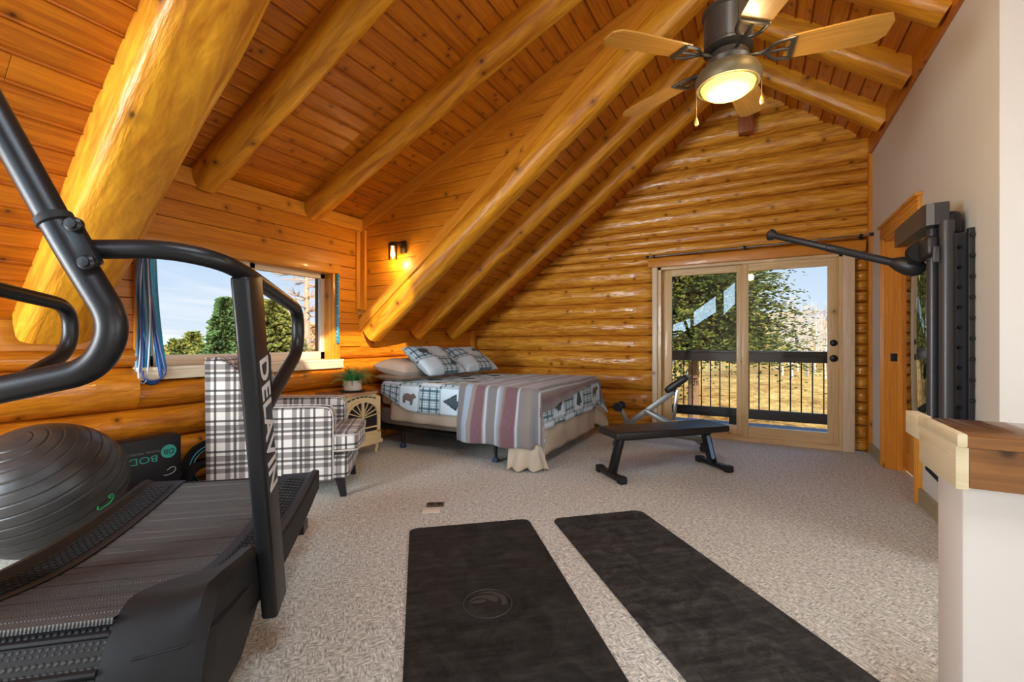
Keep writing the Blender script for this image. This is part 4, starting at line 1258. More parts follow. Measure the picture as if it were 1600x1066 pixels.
b = MB(); b.tube([(XL+.033, 3.13, 1.845), (XL+.06, 3.145, 1.845)], .006, 8); b.build('hook', M_blk, t, world=True)
# ------------------------------------------------------------------ armchair (local x: the way it faces)
CH = thing('wing_armchair', 'black and white plaid wing armchair with dark legs in front of the side window', 'armchair', (-3.142, 2.209, 0), R(42))
def soft_box(c, size, bev, m, name, parent, mtx=None, puff=0.0, sub=1, uvs=1.0):
    """upholstered block: bevelled box with slightly swollen faces, box mapped uv"""
    bm = bmesh.new(); bmesh.ops.create_cube(bm, size=1.0, matrix=Matrix.Diagonal((size[0], size[1], size[2], 1)))
    bmesh.ops.subdivide_edges(bm, edges=bm.edges[:], cuts=5, use_grid_fill=True)
    hx, hy, hz = size[0]/2, size[1]/2, size[2]/2
    for v in bm.verts:
        # round the corners
        q = Vector((max(0, abs(v.co.x)-(hx-bev)), max(0, abs(v.co.y)-(hy-bev)), max(0, abs(v.co.z)-(hz-bev))))
        if q.length > bev:
            q2 = q*(bev/q.length)
            v.co = Vector((math.copysign(hx-bev+q2.x, v.co.x) if q.x > 0 else v.co.x, math.copysign(hy-bev+q2.y, v.co.y) if q.y > 0 else v.co.y, math.copysign(hz-bev+q2.z, v.co.z) if q.z > 0 else v.co.z))
        if puff:
            n = Vector((v.co.x/hx, v.co.y/hy, v.co.z/hz))
            fx = (1-min(1, n.y**2))*(1-min(1, n.z**2)); fy = (1-min(1, n.x**2))*(1-min(1, n.z**2)); fz = (1-min(1, n.x**2))*(1-min(1, n.y**2))
            v.co += Vector((n.x*fx, n.y*fy, n.z*fz))*puff
    bm.normal_update()
    M = Matrix.Translation(Vector(c)) @ (mtx.to_4x4() if mtx is not None else Matrix.Identity(4))
    b = MB(); bm.verts.index_update(); vs = [M @ v.co for v in bm.verts]; fs, uv = [], []
    for f in bm.faces:
        n = f.normal; ax = max(range(3), key=lambda i: abs(n[i])); a, d = [(1, 2), (0, 2), (0, 1)][ax]
        fs.append([v.index for v in f.verts]); uv.append([((v.co[a]+c[a])*uvs, (v.co[d]+c[d])*uvs) for v in f.verts])
    bm.free(); b.add(vs, fs, uv, 0, True)
    return b.build(name, m, parent, sub=sub, fixn=False, angle=60)
def extr(poly, y0, y1, name, m, parent, bev=.02, axes=(0, 2, 1), mtx=None, uvs=1.0, cx=0, cz=0):
    """extruded outline with softened edges and swollen caps, uv in metres"""
    bm = bmesh.new()
    n = len(poly)
    def P(p, d):
        q = [0, 0, 0]; q[axes[0]] = p[0]; q[axes[1]] = p[1]; q[axes[2]] = d; return q
    lo = [bm.verts.new(P(p, y0)) for p in poly]; hi = [bm.verts.new(P(p, y1)) for p in poly]
    bm.faces.new(lo); bm.faces.new(hi[::-1])
    for i in range(n): bm.faces.new((lo[i], hi[i], hi[(i+1) % n], lo[(i+1) % n]))
    bmesh.ops.recalc_face_normals(bm, faces=bm.faces[:])
    bmesh.ops.bevel(bm, geom=[e for e in bm.edges if e.calc_face_angle(0) > .35], offset=bev, segments=3, profile=.5, affect='EDGES')
    bm.normal_update(); bm.verts.index_update()
    b = MB(); M = mtx if mtx is not None else Matrix.Identity(4)
    vs = [M @ v.co for v in bm.verts]; fs, uv = [], []
    for f in bm.faces:
        nn = f.normal; ax = max(range(3), key=lambda i: abs(nn[i])); a, d = [(1, 2), (0, 2), (0, 1)][ax]
        fs.append([v.index for v in f.verts]); uv.append([(v.co[a]*uvs, v.co[d]*uvs) for v in f.verts])
    bm.free(); b.add(vs, fs, uv, 0, True)
    return b.build(name, m, parent, fixn=False, angle=40)
SB = .13
soft_box((-.06, 0, .245), (.72, .68, .23), .03, M_plaid, 'seat_base', CH)
soft_box((.33, 0, .225), (.16, .66, .19), .03, M_plaid, 'front_rail', CH)
# T-shaped seat cushion
cu = [(-.30, -.235), (.285, -.235), (.285, -.33), (.46, -.31), (.485, 0), (.46, .31), (.285, .33), (.285, .235), (-.30, .235)]
extr(cu, .325, .475, 'seat_cushion', M_plaid, CH, bev=.035, axes=(0, 1, 2))
b = MB()
for z in (.345, .455):
    b.tube(bez([(x*1.002, y*1.0, z) for x, y in cu[1:8]], .03, 3), .006, 6)
b.build('piping', M_piping, CH)
for s in (-1, 1):
    y0, y1 = (.345, .235) if s > 0 else (-.345, -.235)
    arm = [(-.42, SB), (.30, SB), (.30, .60), (.285, .655), (.18, .668), (-.30, .675), (-.42, .69)]
    a_ = extr(arm, min(y0, y1), max(y0, y1), 'armrest', M_plaid, CH, bev=.022)
    b = MB()
    for yy in (y0+s*.001, y1):
        b.tube(bez([(.302, yy, SB+.02), (.302, yy, .60), (.285, yy, .662), (.18, yy, .674), (-.27, yy, .684)], .03, 4), .004, 6)
    b.build('piping', M_piping, a_)
    wing = [(-.515, SB+.01), (-.36, SB+.01), (-.30, .60), (-.235, .70), (-.255, .80), (-.30, .93), (-.37, .995), (-.47, 1.03), (-.525, 1.015)]
    extr(wing, s*.352-.055*(s > 0), s*.352+.055*(s < 0), 'wing', M_plaid, CH, bev=.02)
back = [(-.50, SB+.01), (-.36, SB+.01), (-.345, .40), (-.385, .97), (-.41, 1.025), (-.47, 1.04), (-.515, 1.02)]
bk = extr(back, -.34, .34, 'backrest', M_plaid, CH, bev=.025)
soft_box((-.325, 0, .72), (.14, .47, .50), .05, M_plaid, 'back_cushion', CH, Matrix.Rotation(R(-7), 3, 'Y'), puff=.035)
b = MB()
b.tube([(-.517, -.34, 1.026), (-.517, .34, 1.026)], .004, 6); b.build('piping', M_piping, bk)
for (x, y, dx) in ((.34, -.28, .025), (.34, .28, .025), (-.42, -.28, -.05), (-.42, .28, -.05)):
    b = MB(); vs = []
    for (z, w, q) in ((.145, .032, 0), (0.0, .02, 1)):
        vs += [(x+dx*q-w, y-w, z), (x+dx*q+w, y-w, z), (x+dx*q+w, y+w, z), (x+dx*q-w, y+w, z)]
    b.add(vs, [(0, 1, 2, 3), (4, 5, 6, 7), (0, 1, 5, 4), (1, 2, 6, 5), (2, 3, 7, 6), (3, 0, 4, 7)]); b.build('leg', M_navy, CH)

# ------------------------------------------------------------------ cream stove cabinet (faces +x)
M_cream = mat('cream_enamel', srgb(226, 202, 150), .38); M_firebox = mat('firebox', srgb(28, 22, 18), .8)
ST = thing('electric_stove', 'cream cast electric stove with arched fan-shaped grille door, used as a side table', 'stove', (-3.58, 3.075, 0))
W2 = .245
b = MB()
b.box((0, 0, .335), (.30, 2*W2-.02, .47), bev=.008)
ob = b.build('stove_body', M_cream, ST)
b = MB(); tp = [(-.19, -W2-.015), (.12, -W2-.015), (.2, -W2+.09), (.2, W2-.09), (.12, W2+.015), (-.19, W2+.015)]
b.prism(tp, .612, .64, (0, 1, 2)); tpb = b.build('stove_top', wood('stove_top', srgb(196, 150, 100), srgb(172, 124, 78), knot=0, rough=.18, coat=.5), ST)
# arched front: surround with vent slots
def arch(r0, r1, zc, x, n=20, a0=0, a1=180, sq=.8):
    pts = []
    for k in range(n+1):
        a_ = R(a0+(a1-a0)*k/n); pts.append((r1*math.cos(a_), zc+r1*sq*math.sin(a_)))
    for k in range(n, -1, -1):
        a_ = R(a0+(a1-a0)*k/n); pts.append((r0*math.cos(a_), zc+r0*sq*math.sin(a_)))
    return pts
b = MB()
b.prism([(-W2, .10), (W2, .10), (W2, .575), (.16, .612), (0, .622), (-.16, .612), (-W2, .575)], .145, .165, (1, 2, 0)); 
fr = b.build('front_plate', M_cream, ST)
b = MB()
for k in range(7):
    a_ = -.16+.32*k/6
    b.box((.168, a_, .592-.42*a_*a_*2.2), (.006, .038, .011), mat=Matrix.Rotation(-a_*1.6, 3, 'X'))
b.build('vent_slots', M_firebox, fr)
b = MB(); b.prism([(-.205, .235), (.205, .235), (.205, .40)]+[(.205*math.cos(R(k*9)), .40+.15*math.sin(R(k*9))) for k in range(1, 20)]+[(-.205, .40)], .166, .169, (1, 2, 0)); gp_ = b.build('firebox_opening', M_firebox, fr)
b = MB()
b.prism(arch(.188, .215, .40, 0, sq=.74), .166, .186, (1, 2, 0))
for y in (-.203, .203): b.box((.176, y, .315), (.02, .026, .19), bev=.002)
b.box((.176, 0, .225), (.02, .43, .03), bev=.002); b.box((.176, 0, .385), (.022, .026, .34), bev=.002); b.box((.176, 0, .282), (.016, .40, .014))
for k in range(1, 8):
    if k == 4: continue
    a_ = R(180*k/8); p0 = Vector((.176, .03*math.cos(a_), .39+.03*math.sin(a_))); p1 = Vector((.176, .195*math.cos(a_), .40+.145*math.sin(a_)))
    b.tube([p0, p1], .006, 6)
for s in (-1, 1): b.tube([(.176, s*.195, .405), (.176, s*.02, .385)], .006, 6)
dr = b.build('grille_door', M_cream, ST)
b = MB()
for k in range(3): b.tube([(.13+.01*k, -.1+.07*k, .245+.02*k), (.13, .09-.02*k, .25+.02*k)], .022, 8)
b.build('log_set', M_bark, ST)
b = MB(); b.box((.155, 0, .175), (.05, 2*W2-.01, .07), bev=.004); b.box((.162, 0, .125), (.06, 2*W2+.02, .04), bev=.008); b.build('ash_shelf', M_cream, ST)
for (x, y) in ((.13, -.21), (.13, .21), (-.12, -.21), (-.12, .21)):
    b = MB(); b.tube([(x, y, .12), (x+.012, y*1.03, .07), (x, y*1.02, .02), (x+.012, y*1.03, 0)], [.028, .018, .013, .018], 8); b.build('leg', M_cream, ST)
# tray, pot and fern
t = thing('tray', 'dark round tray under the potted fern on the stove', 'tray', (-3.575, 3.10, .64))
b = MB(); b.lathe([(.105, 0), (.125, .012), (.12, .014), (.1, .006), (.001, .006)], (0, 0, 0), 28); b.build('tray_dish', mat('tray_navy', srgb(34, 44, 60), .35), t)
FN = thing('potted_fern', 'small green fern in a whitewashed round pot on the stove', 'plant', (-3.575, 3.10, .6465))
b = MB(); b.lathe([(.072, 0), (.085, .01), (.088, .105), (.078, .105), (.075, .085), (.001, .085)], (0, 0, 0), 28); b.build('pot', mat('white_pot', srgb(222, 206, 192), .6, bump=(20, .1, .01)), FN)
random.seed(44)
def fern_mat():
    m = mat('fern_green', rough=.5, spec=.4); t = NT(m); uv = t.n('UVMap').outputs[0]
    sp = t.n('SeparateXYZ'); t.l(uv, sp.inputs[0])
    t.l(t.ramp(sp.outputs[0], [(0, srgb(20, 92, 62)), (.6, srgb(34, 132, 78)), (1, srgb(104, 176, 92))]), t.b.inputs['Base Color'])
    return m
b = MB()
for k in range(64):
    a_ = random.random()*6.28; L = random.uniform(.15, .27); el = random.uniform(.35, 1.4)
    P = [Vector((.03*math.cos(a_), .03*math.sin(a_), .085))]
    for i in range(1, 9):
        q = i/8; e = el-q*q*1.25
        P.append(P[-1]+Vector((math.cos(a_)*math.cos(e), math.sin(a_)*math.cos(e), math.sin(e)))*L/8)
    sh = random.random()
    b.tube(P, [.0022*(1-.8*i/8) for i in range(9)], 4, cap=False)
    for i in range(1, 9):
        d = (P[i]-P[i-1]).normalized(); s = d.cross(Vector((0, 0, 1))).normalized()
        for sg in (-1, 1):
            for h_ in (0, .5):
                o_ = P[i-1].lerp(P[i], h_); l = .03*(1-.75*i/9)
                tip = o_+s*sg*l+d*l*.5-Vector((0, 0, l*.2))
                b.add([o_-d*.004, o_+d*.006, tip], [(0, 1, 2)], [[(sh*.8+.2*(i/9),)*2]*3])
b.build('fronds', fern_mat(), FN, fixn=False)

# ------------------------------------------------------------------ bed: head at the left wall
BX0, BX1, BY0, BY1, BT = -3.72, -1.72, 3.53, 5.03, .69
BD = thing('bedstead', 'low black metal bed frame on small feet under the queen bed', 'bed frame', ((BX0+BX1)/2, (BY0+BY1)/2, 0))
b = MB()
for y in (BY0+.05, BY1-.05): b.box(((BX0+BX1)/2, y, .2), (BX1-BX0-.04, .04, .04))
for x in (BX0+.03, -2.72, BX1-.1): b.box((x, (BY0+BY1)/2, .2), (.04, BY1-BY0-.08, .04))
b.box(((BX0+BX1)/2, (BY0+BY1)/2, .2), (BX1-BX0-.05, .04, .03))
b.build('side_rails', M_blk, BD, world=True)
M_blue = mat('foot_pad', srgb(44, 62, 84), .4)
for (x, y) in ((-2.19, BY0+.06), (-3.36, BY0+.06), (-2.19, BY1-.06), (-3.36, BY1-.06), (-2.75, (BY0+BY1)/2)):
    b = MB(); b.tube([(x, y, .2), (x+.01, y-.005, .045)], [.022, .015], 10); lg = b.build('leg', M_blk, BD, world=True)
    b = MB(); b.lathe([(.036, 0), (.038, .014), (.024, .04), (.015, .05)], (x+.01, y-.005, 0), 8); q = b.build('foot_pad', M_blue, BD, world=True)
def rbox_thing(name, label, cat, c, size, m, bev, puff=0):
    o = soft_box((0, 0, 0), size, bev, m, name, None, puff=puff)
    o.location = c
    return tag(o, label, cat)
M_boxspring = mat('box_spring', srgb(126, 120, 112), .95, bump=(300, .2, .002))
M_sheet = mat('beige_sheet', srgb(192, 181, 162), .92, bump=(40, .25, .01))
rbox_thing('box_spring', 'grey box spring under the mattress, seen below the bedding', 'box spring', ((BX0+BX1)/2, (BY0+BY1)/2, .325), (BX1-BX0, BY1-BY0, .20), M_boxspring, .03)
rbox_thing('mattress', 'mattress under the patchwork quilt', 'mattress', ((BX0+BX1)/2, (BY0+BY1)/2, .55), (BX1-BX0, BY1-BY0, .25), M_sheet, .05)

def drape(x0, x1, near, far, foot, off, rr=.055, nx=70, ny=90, wr=.012, seed=0, flare=.12, foot_fn=None, near_fn=None):
    """cloth lying on the bed: param a along the bed (x0..foot edge+foot drop), b across; returns fn(u,v) and uv fn (metres)"""
    top = BT-.01+off
    ex = BX1+.012+off; n0 = BY0-.012-off; f0 = BY1+.012+off
    Lx = (ex-x0)+foot if foot > 0 else (x1-x0)
    Ly = near+(f0-n0)+far
    def edge(d, r=rr):
        """over the edge: d past the top edge -> (outward, drop)"""
        q = r*math.pi/2
        if d < -r: return d, 0
        if d < q-r:
            a_ = (d+r)/r
            return -r+r*math.sin(a_), r*(1-math.cos(a_))
        return 0.0, r+(d-(q-r))
    def fn(u, v):
        a_ = x0+Lx*u; b_ = -near+Ly*v          # b_: 0 = near top edge, f0-n0 = far top edge
        dx = a_-ex; dn = -b_; df = b_-(f0-n0)
        lim_f = foot_fn(v) if foot_fn else foot
        if dx > 0 and lim_f < foot: dx = dx*lim_f/foot
        if dn > 0 and near_fn: dn = dn*near_fn(u)/near
        ox, zx = edge(dx) if foot > 0 else (dx, 0)
        on, zn = edge(dn); of, zf = edge(df)
        x = ex+ox
        y = n0-on if dn > df else f0+of
        if dn <= -rr and df <= -rr: y = n0+b_
        dy, oy = (zn, -1) if zn > zf else (zf, 1)
        z = top-max(zx, dy)
        mn = min(zx, dy)
        if mn > 0:
            x += mn*.34; y += oy*mn*.34; z = top-math.hypot(zx, dy)*.93
        else:
            # folds in the hanging parts
            if dy > .05:
                k = min(1, (dy-.05)/.3)
                y += oy*(.5+.5*math.sin(x*19+seed+2*noise.noise((x*2, seed, 0))))*wr*2*k + oy*flare*.12*k
            if zx > .05:
                k = min(1, (zx-.05)/.3)
                x += (.5+.5*math.sin(y*17+seed))*wr*2*k+flare*.1*k
        z += .007*noise.noise((x*3.3, y*3.3, seed))*(1 if max(zx, dy) < .05 else .2) + (.012*max(0, noise.noise((x*1.2, y*1.6, seed+5))) if max(zx, dy) < .03 else 0)
        z += .004*abs(math.sin(y*5+x*2+seed)) if max(zx, dy) < .02 else 0
        return Vector((x, y, max(z, .012)))
    return fn, Lx, Ly
# sheet hanging at the foot and the near side
fn, Lx, Ly = drape(-3.45, 0, .36, .36, .56, .004, wr=.008, seed=3, foot_fn=lambda v: .54)
b = MB(); b.grid(fn, 64, 96, lambda u, v: (u*Lx, v*Ly))
o = b.build('bed_sheet', M_sheet, None, fixn=False, solid=.003, offs=0, angle=180); tag(o, 'beige sheet hanging almost to the carpet at the foot of the bed', 'sheet')
# loose end of the sheet trailing on the floor at the near corner
def tail(u, v):
    top = Vector((-1.98+.30*min(1, u*1.25), BY0-.045, .27)) if u < .8 else Vector((BX1+.035, BY0-.045+.35*(u-.8), .25))
    bot = Vector((-1.955+.36*u, 3.375+.14*u*u+.025*math.sin(u*15), .012+.022*abs(math.sin(u*9))))
    q = v
    p = top.lerp(bot, q)
    p.z = top.z+(bot.z-top.z)*(q**.75)
    p.y -= .016*math.sin(u*22)*q*(1-q*.3); p.x += .014*math.sin(u*17+1)*q
    p.z = max(.012, p.z)
    return p
b = MB(); b.grid(tail, 40, 18); o = b.build('sheet_tail', M_sheet, None, fixn=False, solid=.003, offs=0, angle=180); tag(o, 'loose beige cloth end trailing on the carpet at the near foot corner of the bed', 'cloth')
# patchwork quilt
def quilt_mat():
    m = mat('patchwork', rough=.9, sheen=.2); t = NT(m); uv = t.n('UVMap').outputs[0]
    S_ = .27
    mp = t.n('Mapping'); mp.inputs['Scale'].default_value = (1/S_, 1/S_, 1); t.l(uv, mp.inputs[0])
    sp = t.n('SeparateXYZ'); t.l(mp.outputs[0], sp.inputs[0])
    ck = t.n('TexChecker', Scale=1.0); t.l(mp.outputs[0], ck.inputs['Vector'])
    def st(o, n, a_):
        fr = t.math('FRACT', t.math('MULTIPLY', o, n)); return t.ramp(fr, a_, 'CONSTANT')
    s1 = [(0, 1.0), (.16, .4), (.24, .9), (.40, .12), (.62, .5), (.70, 1.0), (.84, .3), (.9, .9)]
    a_, b_ = st(sp.outputs[0], 3.0, s1), st(sp.outputs[1], 3.0, s1)
    pl = t.ramp(t.mix(.5, t.mix(.5, a_, b_), t.mix(1.0, a_, b_, 'MULTIPLY')), [(0, srgb(44, 66, 80)), (.35, srgb(92, 128, 144)), (.7, srgb(170, 206, 220)), (1, srgb(220, 236, 244))])
    n = t.n('TexNoise', Scale=30.0, Detail=3.0); t.l(uv, n.inputs['Vector'])
    wh = t.mix(t.math('MULTIPLY', n.outputs['Fac'], .35), srgb(214, 234, 246), srgb(158, 200, 218))
    col = t.mix(ck.outputs['Fac'], pl, wh)
    # sashing strips
    def edge(o):
        f = t.math('FRACT', o); return t.math('LESS_THAN', t.math('MINIMUM', f, t.math('SUBTRACT', 1.0, f)), .045)
    e = t.math('MAXIMUM', edge(sp.outputs[0]), edge(sp.outputs[1])); e2 = t.math('MULTIPLY', edge(sp.outputs[0]), edge(sp.outputs[1]))
    col = t.mix(t.math('MULTIPLY', e, .8), col, srgb(160, 178, 186)); col = t.mix(e2, col, srgb(64, 76, 88))
    t.l(col, t.b.inputs['Base Color'])
    bp = t.n('Bump', Strength=.35, Distance=.01); n2 = t.n('TexNoise', Scale=18.0, Detail=3.0); t.l(uv, n2.inputs['Vector']); t.l(n2.outputs['Fac'], bp.inputs['Height']); t.l(bp.outputs[0], t.b.inputs['Normal'])
    return m
M_quilt = quilt_mat(); M_motif = mat('motif_teal', srgb(66, 84, 92), .9); M_motif2 = mat('motif_brown', srgb(112, 102, 96), .9)
TREE = [(0, -.5), (.06, -.5), (.06, -.38), (.42, -.36), (.25, -.22), (.34, -.20), (.2, -.06), (.27, -.03), (.15, .1), (.2, .13), (.08, .27), (.11, .3), (0, .5), (-.11, .3), (-.08, .27), (-.2, .13), (-.15, .1), (-.27, -.03), (-.2, -.06), (-.34, -.20), (-.25, -.22), (-.42, -.36), (-.06, -.38), (-.06, -.5)]
LEAF = [(0, -.5), (.04, -.25), (.3, -.33), (.24, -.18), (.48, -.02), (.36, .04), (.42, .24), (.2, .16), (.22, .3), (.1, .28), (0, .5), (-.1, .28), (-.22, .3), (-.2, .16), (-.42, .24), (-.36, .04), (-.48, -.02), (-.24, -.18), (-.3, -.33), (-.04, -.25)]
BEAR = [(-.42, -.34), (-.28, -.34), (-.22, -.12), (.08, -.14), (.1, -.34), (.24, -.34), (.28, -.08), (.36, .02), (.5, .06), (.48, .16), (.38, .24), (.33, .3), (.26, .26), (.1, .22), (-.1, .28), (-.34, .2), (-.44, .02)]
def motif(mb, fn, Lx, Ly, cu_, cv_, sz, poly, mi, rot=0, lift=.004):
    """figure printed on cloth: fan of small triangles laid on the cloth surface"""
    def P(x, y):
        x, y = x*math.cos(rot)-y*math.sin(rot), x*math.sin(rot)+y*math.cos(rot)
        u, v = (cu_+x*sz)/Lx, (cv_+y*sz)/Ly
        p = fn(u, v); e = .002
        n = (fn(u+e, v)-fn(u-e, v)).cross(fn(u, v+e)-fn(u, v-e)).normalized()
        return p+n*lift
    bm = bmesh.new(); vs = [bm.verts.new((x, y, 0)) for x, y in poly]; bm.faces.new(vs)
    bmesh.ops.triangulate(bm, faces=bm.faces[:]); bmesh.ops.subdivide_edges(bm, edges=bm.edges[:], cuts=2, use_grid_fill=True)
    bm.verts.index_update()
    mb.add([P(v.co.x, v.co.y) for v in bm.verts], [[v.index for v in f.verts] for f in bm.faces], None, mi, True); bm.free()
qfn, QX, QY = drape(-3.58, 0, .27, .27, .32, .026, wr=.009, seed=8, near_fn=lambda u: .10+.17*min(1, u/.18))
b = MB(); b.grid(qfn, 90, 100, lambda u, v: (u*QX, v*QY))
S_ = .27
k = 0
for i in range(9):
    for j in range(8):
        if (i+j) % 2 == 0 or (i+.8)*S_ > QX or (j+.8)*S_ > QY: continue
        pol, mi = ((TREE, 1), (BEAR, 2), (LEAF, 1))[(i+2*j) % 3]
        motif(b, qfn, QX, QY, (i+.5)*S_, (j+.5)*S_, .19, pol, mi, R(90) if pol is TREE and j < 2 else (0 if j < 4 else R(90))); k += 1
o = b.build('patchwork_quilt', [M_quilt, M_motif, M_motif2], None, fixn=False, solid=.004, offs=0, angle=180); tag(o, 'pale blue patchwork quilt with tree and bear squares covering the bed', 'quilt')
# striped blanket
def blanket_mat():
    m = mat('striped_blanket', rough=.95, sheen=.3); t = NT(m); uv = t.n('UVMap').outputs[0]; sp = t.n('SeparateXYZ'); t.l(uv, sp.inputs[0])
    A, B_, C_, D_, E_ = srgb(108, 106, 106), srgb(146, 168, 190), srgb(98, 48, 62), srgb(128, 116, 106), srgb(190, 204, 214)
    seq = [(0, A), (.07, A), (.075, B_), (.14, B_), (.145, D_), (.18, D_), (.19, C_), (.27, C_), (.28, D_), (.30, E_), (.315, A), (.40, A), (.41, E_), (.43, B_), (.47, D_), (.50, C_), (.60, C_), (.615, E_), (.63, A), (.73, D_), (.74, A), (.80, A), (.81, E_), (.83, D_), (.90, C_), (.96, A), (1, D_)]
    r1 = t.n('TexNoise', Scale=3.0); t.l(uv, r1.inputs['Vector'])
    col = t.ramp(sp.outputs[0], seq, 'LINEAR')
    st = t.n('Mapping'); st.inputs['Scale'].default_value = (260, 14, 1); t.l(uv, st.inputs[0]); n = t.n('TexNoise', Scale=1.0, Detail=2.0); t.l(st.outputs[0], n.inputs['Vector'])
    col = t.mix(t.math('MULTIPLY', n.outputs['Fac'], .4), col, srgb(150, 150, 152))
    t.l(col, t.b.inputs['Base Color'])
    bp = t.n('Bump', Strength=.4, Distance=.004); t.l(n.outputs['Fac'], bp.inputs['Height']); t.l(bp.outputs[0], t.b.inputs['Normal'])
    return m
bfn, BX_, BY_ = drape(-2.53, 0, .50, .34, .20, .042, wr=.034, seed=1.5, flare=.3, foot_fn=lambda v: .20-.16*min(1, max(0, (v-.15)/.6)))
b = MB(); b.grid(bfn, 90, 110, lambda u, v: (u, v*BY_))
o = b.build('striped_blanket', blanket_mat(), None, fixn=False, solid=.006, offs=0, angle=180); tag(o, 'grey and maroon striped blanket thrown across the foot half of the bed', 'blanket')
# pillows
def pillow(name, label, c, size, rot, m, th=.15, uvs=1.0, motifs=(), pinch=.06):
    def f(u, v, top):
        x, y = u*2-1, v*2-1
        ex = 1-pinch*(1-y*y)*(abs(x)**3); ey = 1-pinch*(1-x*x)*(abs(y)**3)
        h = (max(0, 1-x**4)*max(0, 1-y**4))**.55
        wr = .012*noise.noise((x*2.2+c[0]*9, y*2.2, top*3))
        return Vector((x*ex*size[0]/2, y*ey*size[1]/2, (th/2*h+wr*h)*(1 if top else -1)))
    M = Matrix.Translation(Vector(c)) @ rot.to_4x4()
    b = MB()
    for top in (1, 0):
        b.grid(lambda u, v: M @ f(u, v, top), 26, 26, lambda u, v: (u*size[0]*uvs, v*size[1]*uvs))
    for (cu_, cv_, sz, pol, mi, ro) in motifs:
        motif(b, lambda u, v: M @ f(min(1, max(0, u)), min(1, max(0, v)), 1), 1, 1, cu_, cv_, sz, pol, mi, ro, .003)
    o = b.build(name, [m, M_motif, M_motif2], None, fixn=False, angle=180)
    return tag(o, label, 'pillow')
RX_, RY_, RZ_ = (lambda a_: Matrix.Rotation(R(a_), 3, 'X')), (lambda a_: Matrix.Rotation(R(a_), 3, 'Y')), (lambda a_: Matrix.Rotation(R(a_), 3, 'Z'))
M_pil = mat('beige_pillowcase', srgb(194, 182, 168), .9, bump=(30, .25, .01)); M_pil2 = mat('taupe_pillowcase', srgb(160, 140, 122), .9, bump=(30, .25, .01))
pillow('pillow', 'plump beige pillow lying at the near head corner of the bed', (-3.47, 3.78, .845), (.46, .62, .2), RZ_(4) @ RY_(8), M_pil, .19)
pillow('pillow', 'darker taupe pillow flat under the beige one', (-3.47, 3.83, .75), (.44, .68, .12), RZ_(0), M_pil2, .10)
sh = lambda u, v: (u, v)
pillow('pillow_sham', 'patchwork sham with a leaf square, leaning over the beige pillow', (-3.24, 3.98, .925), (.50, .68, .15), RZ_(0) @ RY_(36), M_quilt, .15, 1.0, ((.32, .26, .26, LEAF, 1, R(100)), (.75, .72, .22, TREE, 1, R(90))))
pillow('pillow_sham', 'patchwork sham lying next to the log end wall', (-3.22, 4.66, .915), (.50, .68, .15), RZ_(-3) @ RY_(33), M_quilt, .15, 1.0, ((.3, .74, .24, BEAR, 1, R(90)),))
# ------------------------------------------------------------------ yoga mats
def mat_mat(name, c1, c2, sc_):
    m = mat(name, rough=.72, spec=.3); t = NT(m); tc = t.n('TexCoord').outputs['Object']
    n = t.n('TexNoise', Scale=sc_, Detail=8.0, Roughness=.75, Distortion=1.2); t.l(tc, n.inputs['Vector'])
    mp = t.n('Mapping'); mp.inputs['Scale'].default_value = (3, 26, 1); mp.inputs['Rotation'].default_value = (0, 0, .5); t.l(tc, mp.inputs[0])
    n2 = t.n('TexNoise', Scale=1.0, Detail=6.0, Roughness=.7); t.l(mp.outputs[0], n2.inputs['Vector'])
    f = t.math('ADD', t.math('MULTIPLY', n.outputs['Fac'], .6), t.math('MULTIPLY', n2.outputs['Fac'], .4))
    t.l(t.ramp(f, [(.42, c1), (.52, c2), (.62, tuple(min(1, k*1.9) for k in c2[:3])+(1,))]), t.b.inputs['Base Color'])
    bp = t.n('Bump', Strength=.3, Distance=.002); t.l(n2.outputs['Fac'], bp.inputs['Height']); t.l(bp.outputs[0], t.b.inputs['Normal'])
    return m
def yoga_mat(name, label, far0, far1, L, m, r, th=.006, curl=None):
    """far0/far1: far corners (left, right); L length towards the camera"""
    a, b_ = Vector(far0), Vector(far1); ex = (b_-a).normalized(); W_ = (b_-a).length
    ez = Vector((0, 0, 1)); ey = ez.cross(ex)                    # ey points away (far)
    c = (a+b_)/2 - ey*L/2
    rz = math.atan2(ex.y, ex.x)
    t = thing(name, label, 'yoga mat', (c.x, c.y, 0), rz)
    pts = []
    for (cx, cy, s0) in ((W_/2-r, L/2-r, 0), (-W_/2+r, L/2-r, 90), (-W_/2+r, -L/2+r, 180), (W_/2-r, -L/2+r, 270)):
        for k in range(7):
            q = R(s0+15*k); pts.append((cx+r*math.cos(q), cy+r*math.sin(q)))
    b = MB(); b.prism(pts, .001, th, (0, 1, 2))
    o = b.build('mat_sheet', m, t)
    return t, o, W_, L
M_m1 = mat_mat('black_mat', srgb(17, 17, 16), srgb(36, 36, 34), 7)
M_m2 = mat_mat('charcoal_mat', srgb(25, 25, 24), srgb(50, 50, 48), 9)
t1, o1, W1, L1 = yoga_mat('yoga_mat', 'black yoga mat with a round emblem, left of the two on the carpet', (-1.851, 2.036, 0), (-1.294, 2.524, 0), 1.83, M_m1, .05)
t2, o2, W2_, L2 = yoga_mat('yoga_mat', 'charcoal scuffed yoga mat, right of the two on the carpet', (-1.161, 2.598, 0), (-.702, 3.026, 0), 1.83, M_m2, .06)
M_emb = mat('embossed_grey', srgb(54, 53, 51), .6); M_emb2 = mat('embossed_dark', srgb(16, 15, 15), .7)
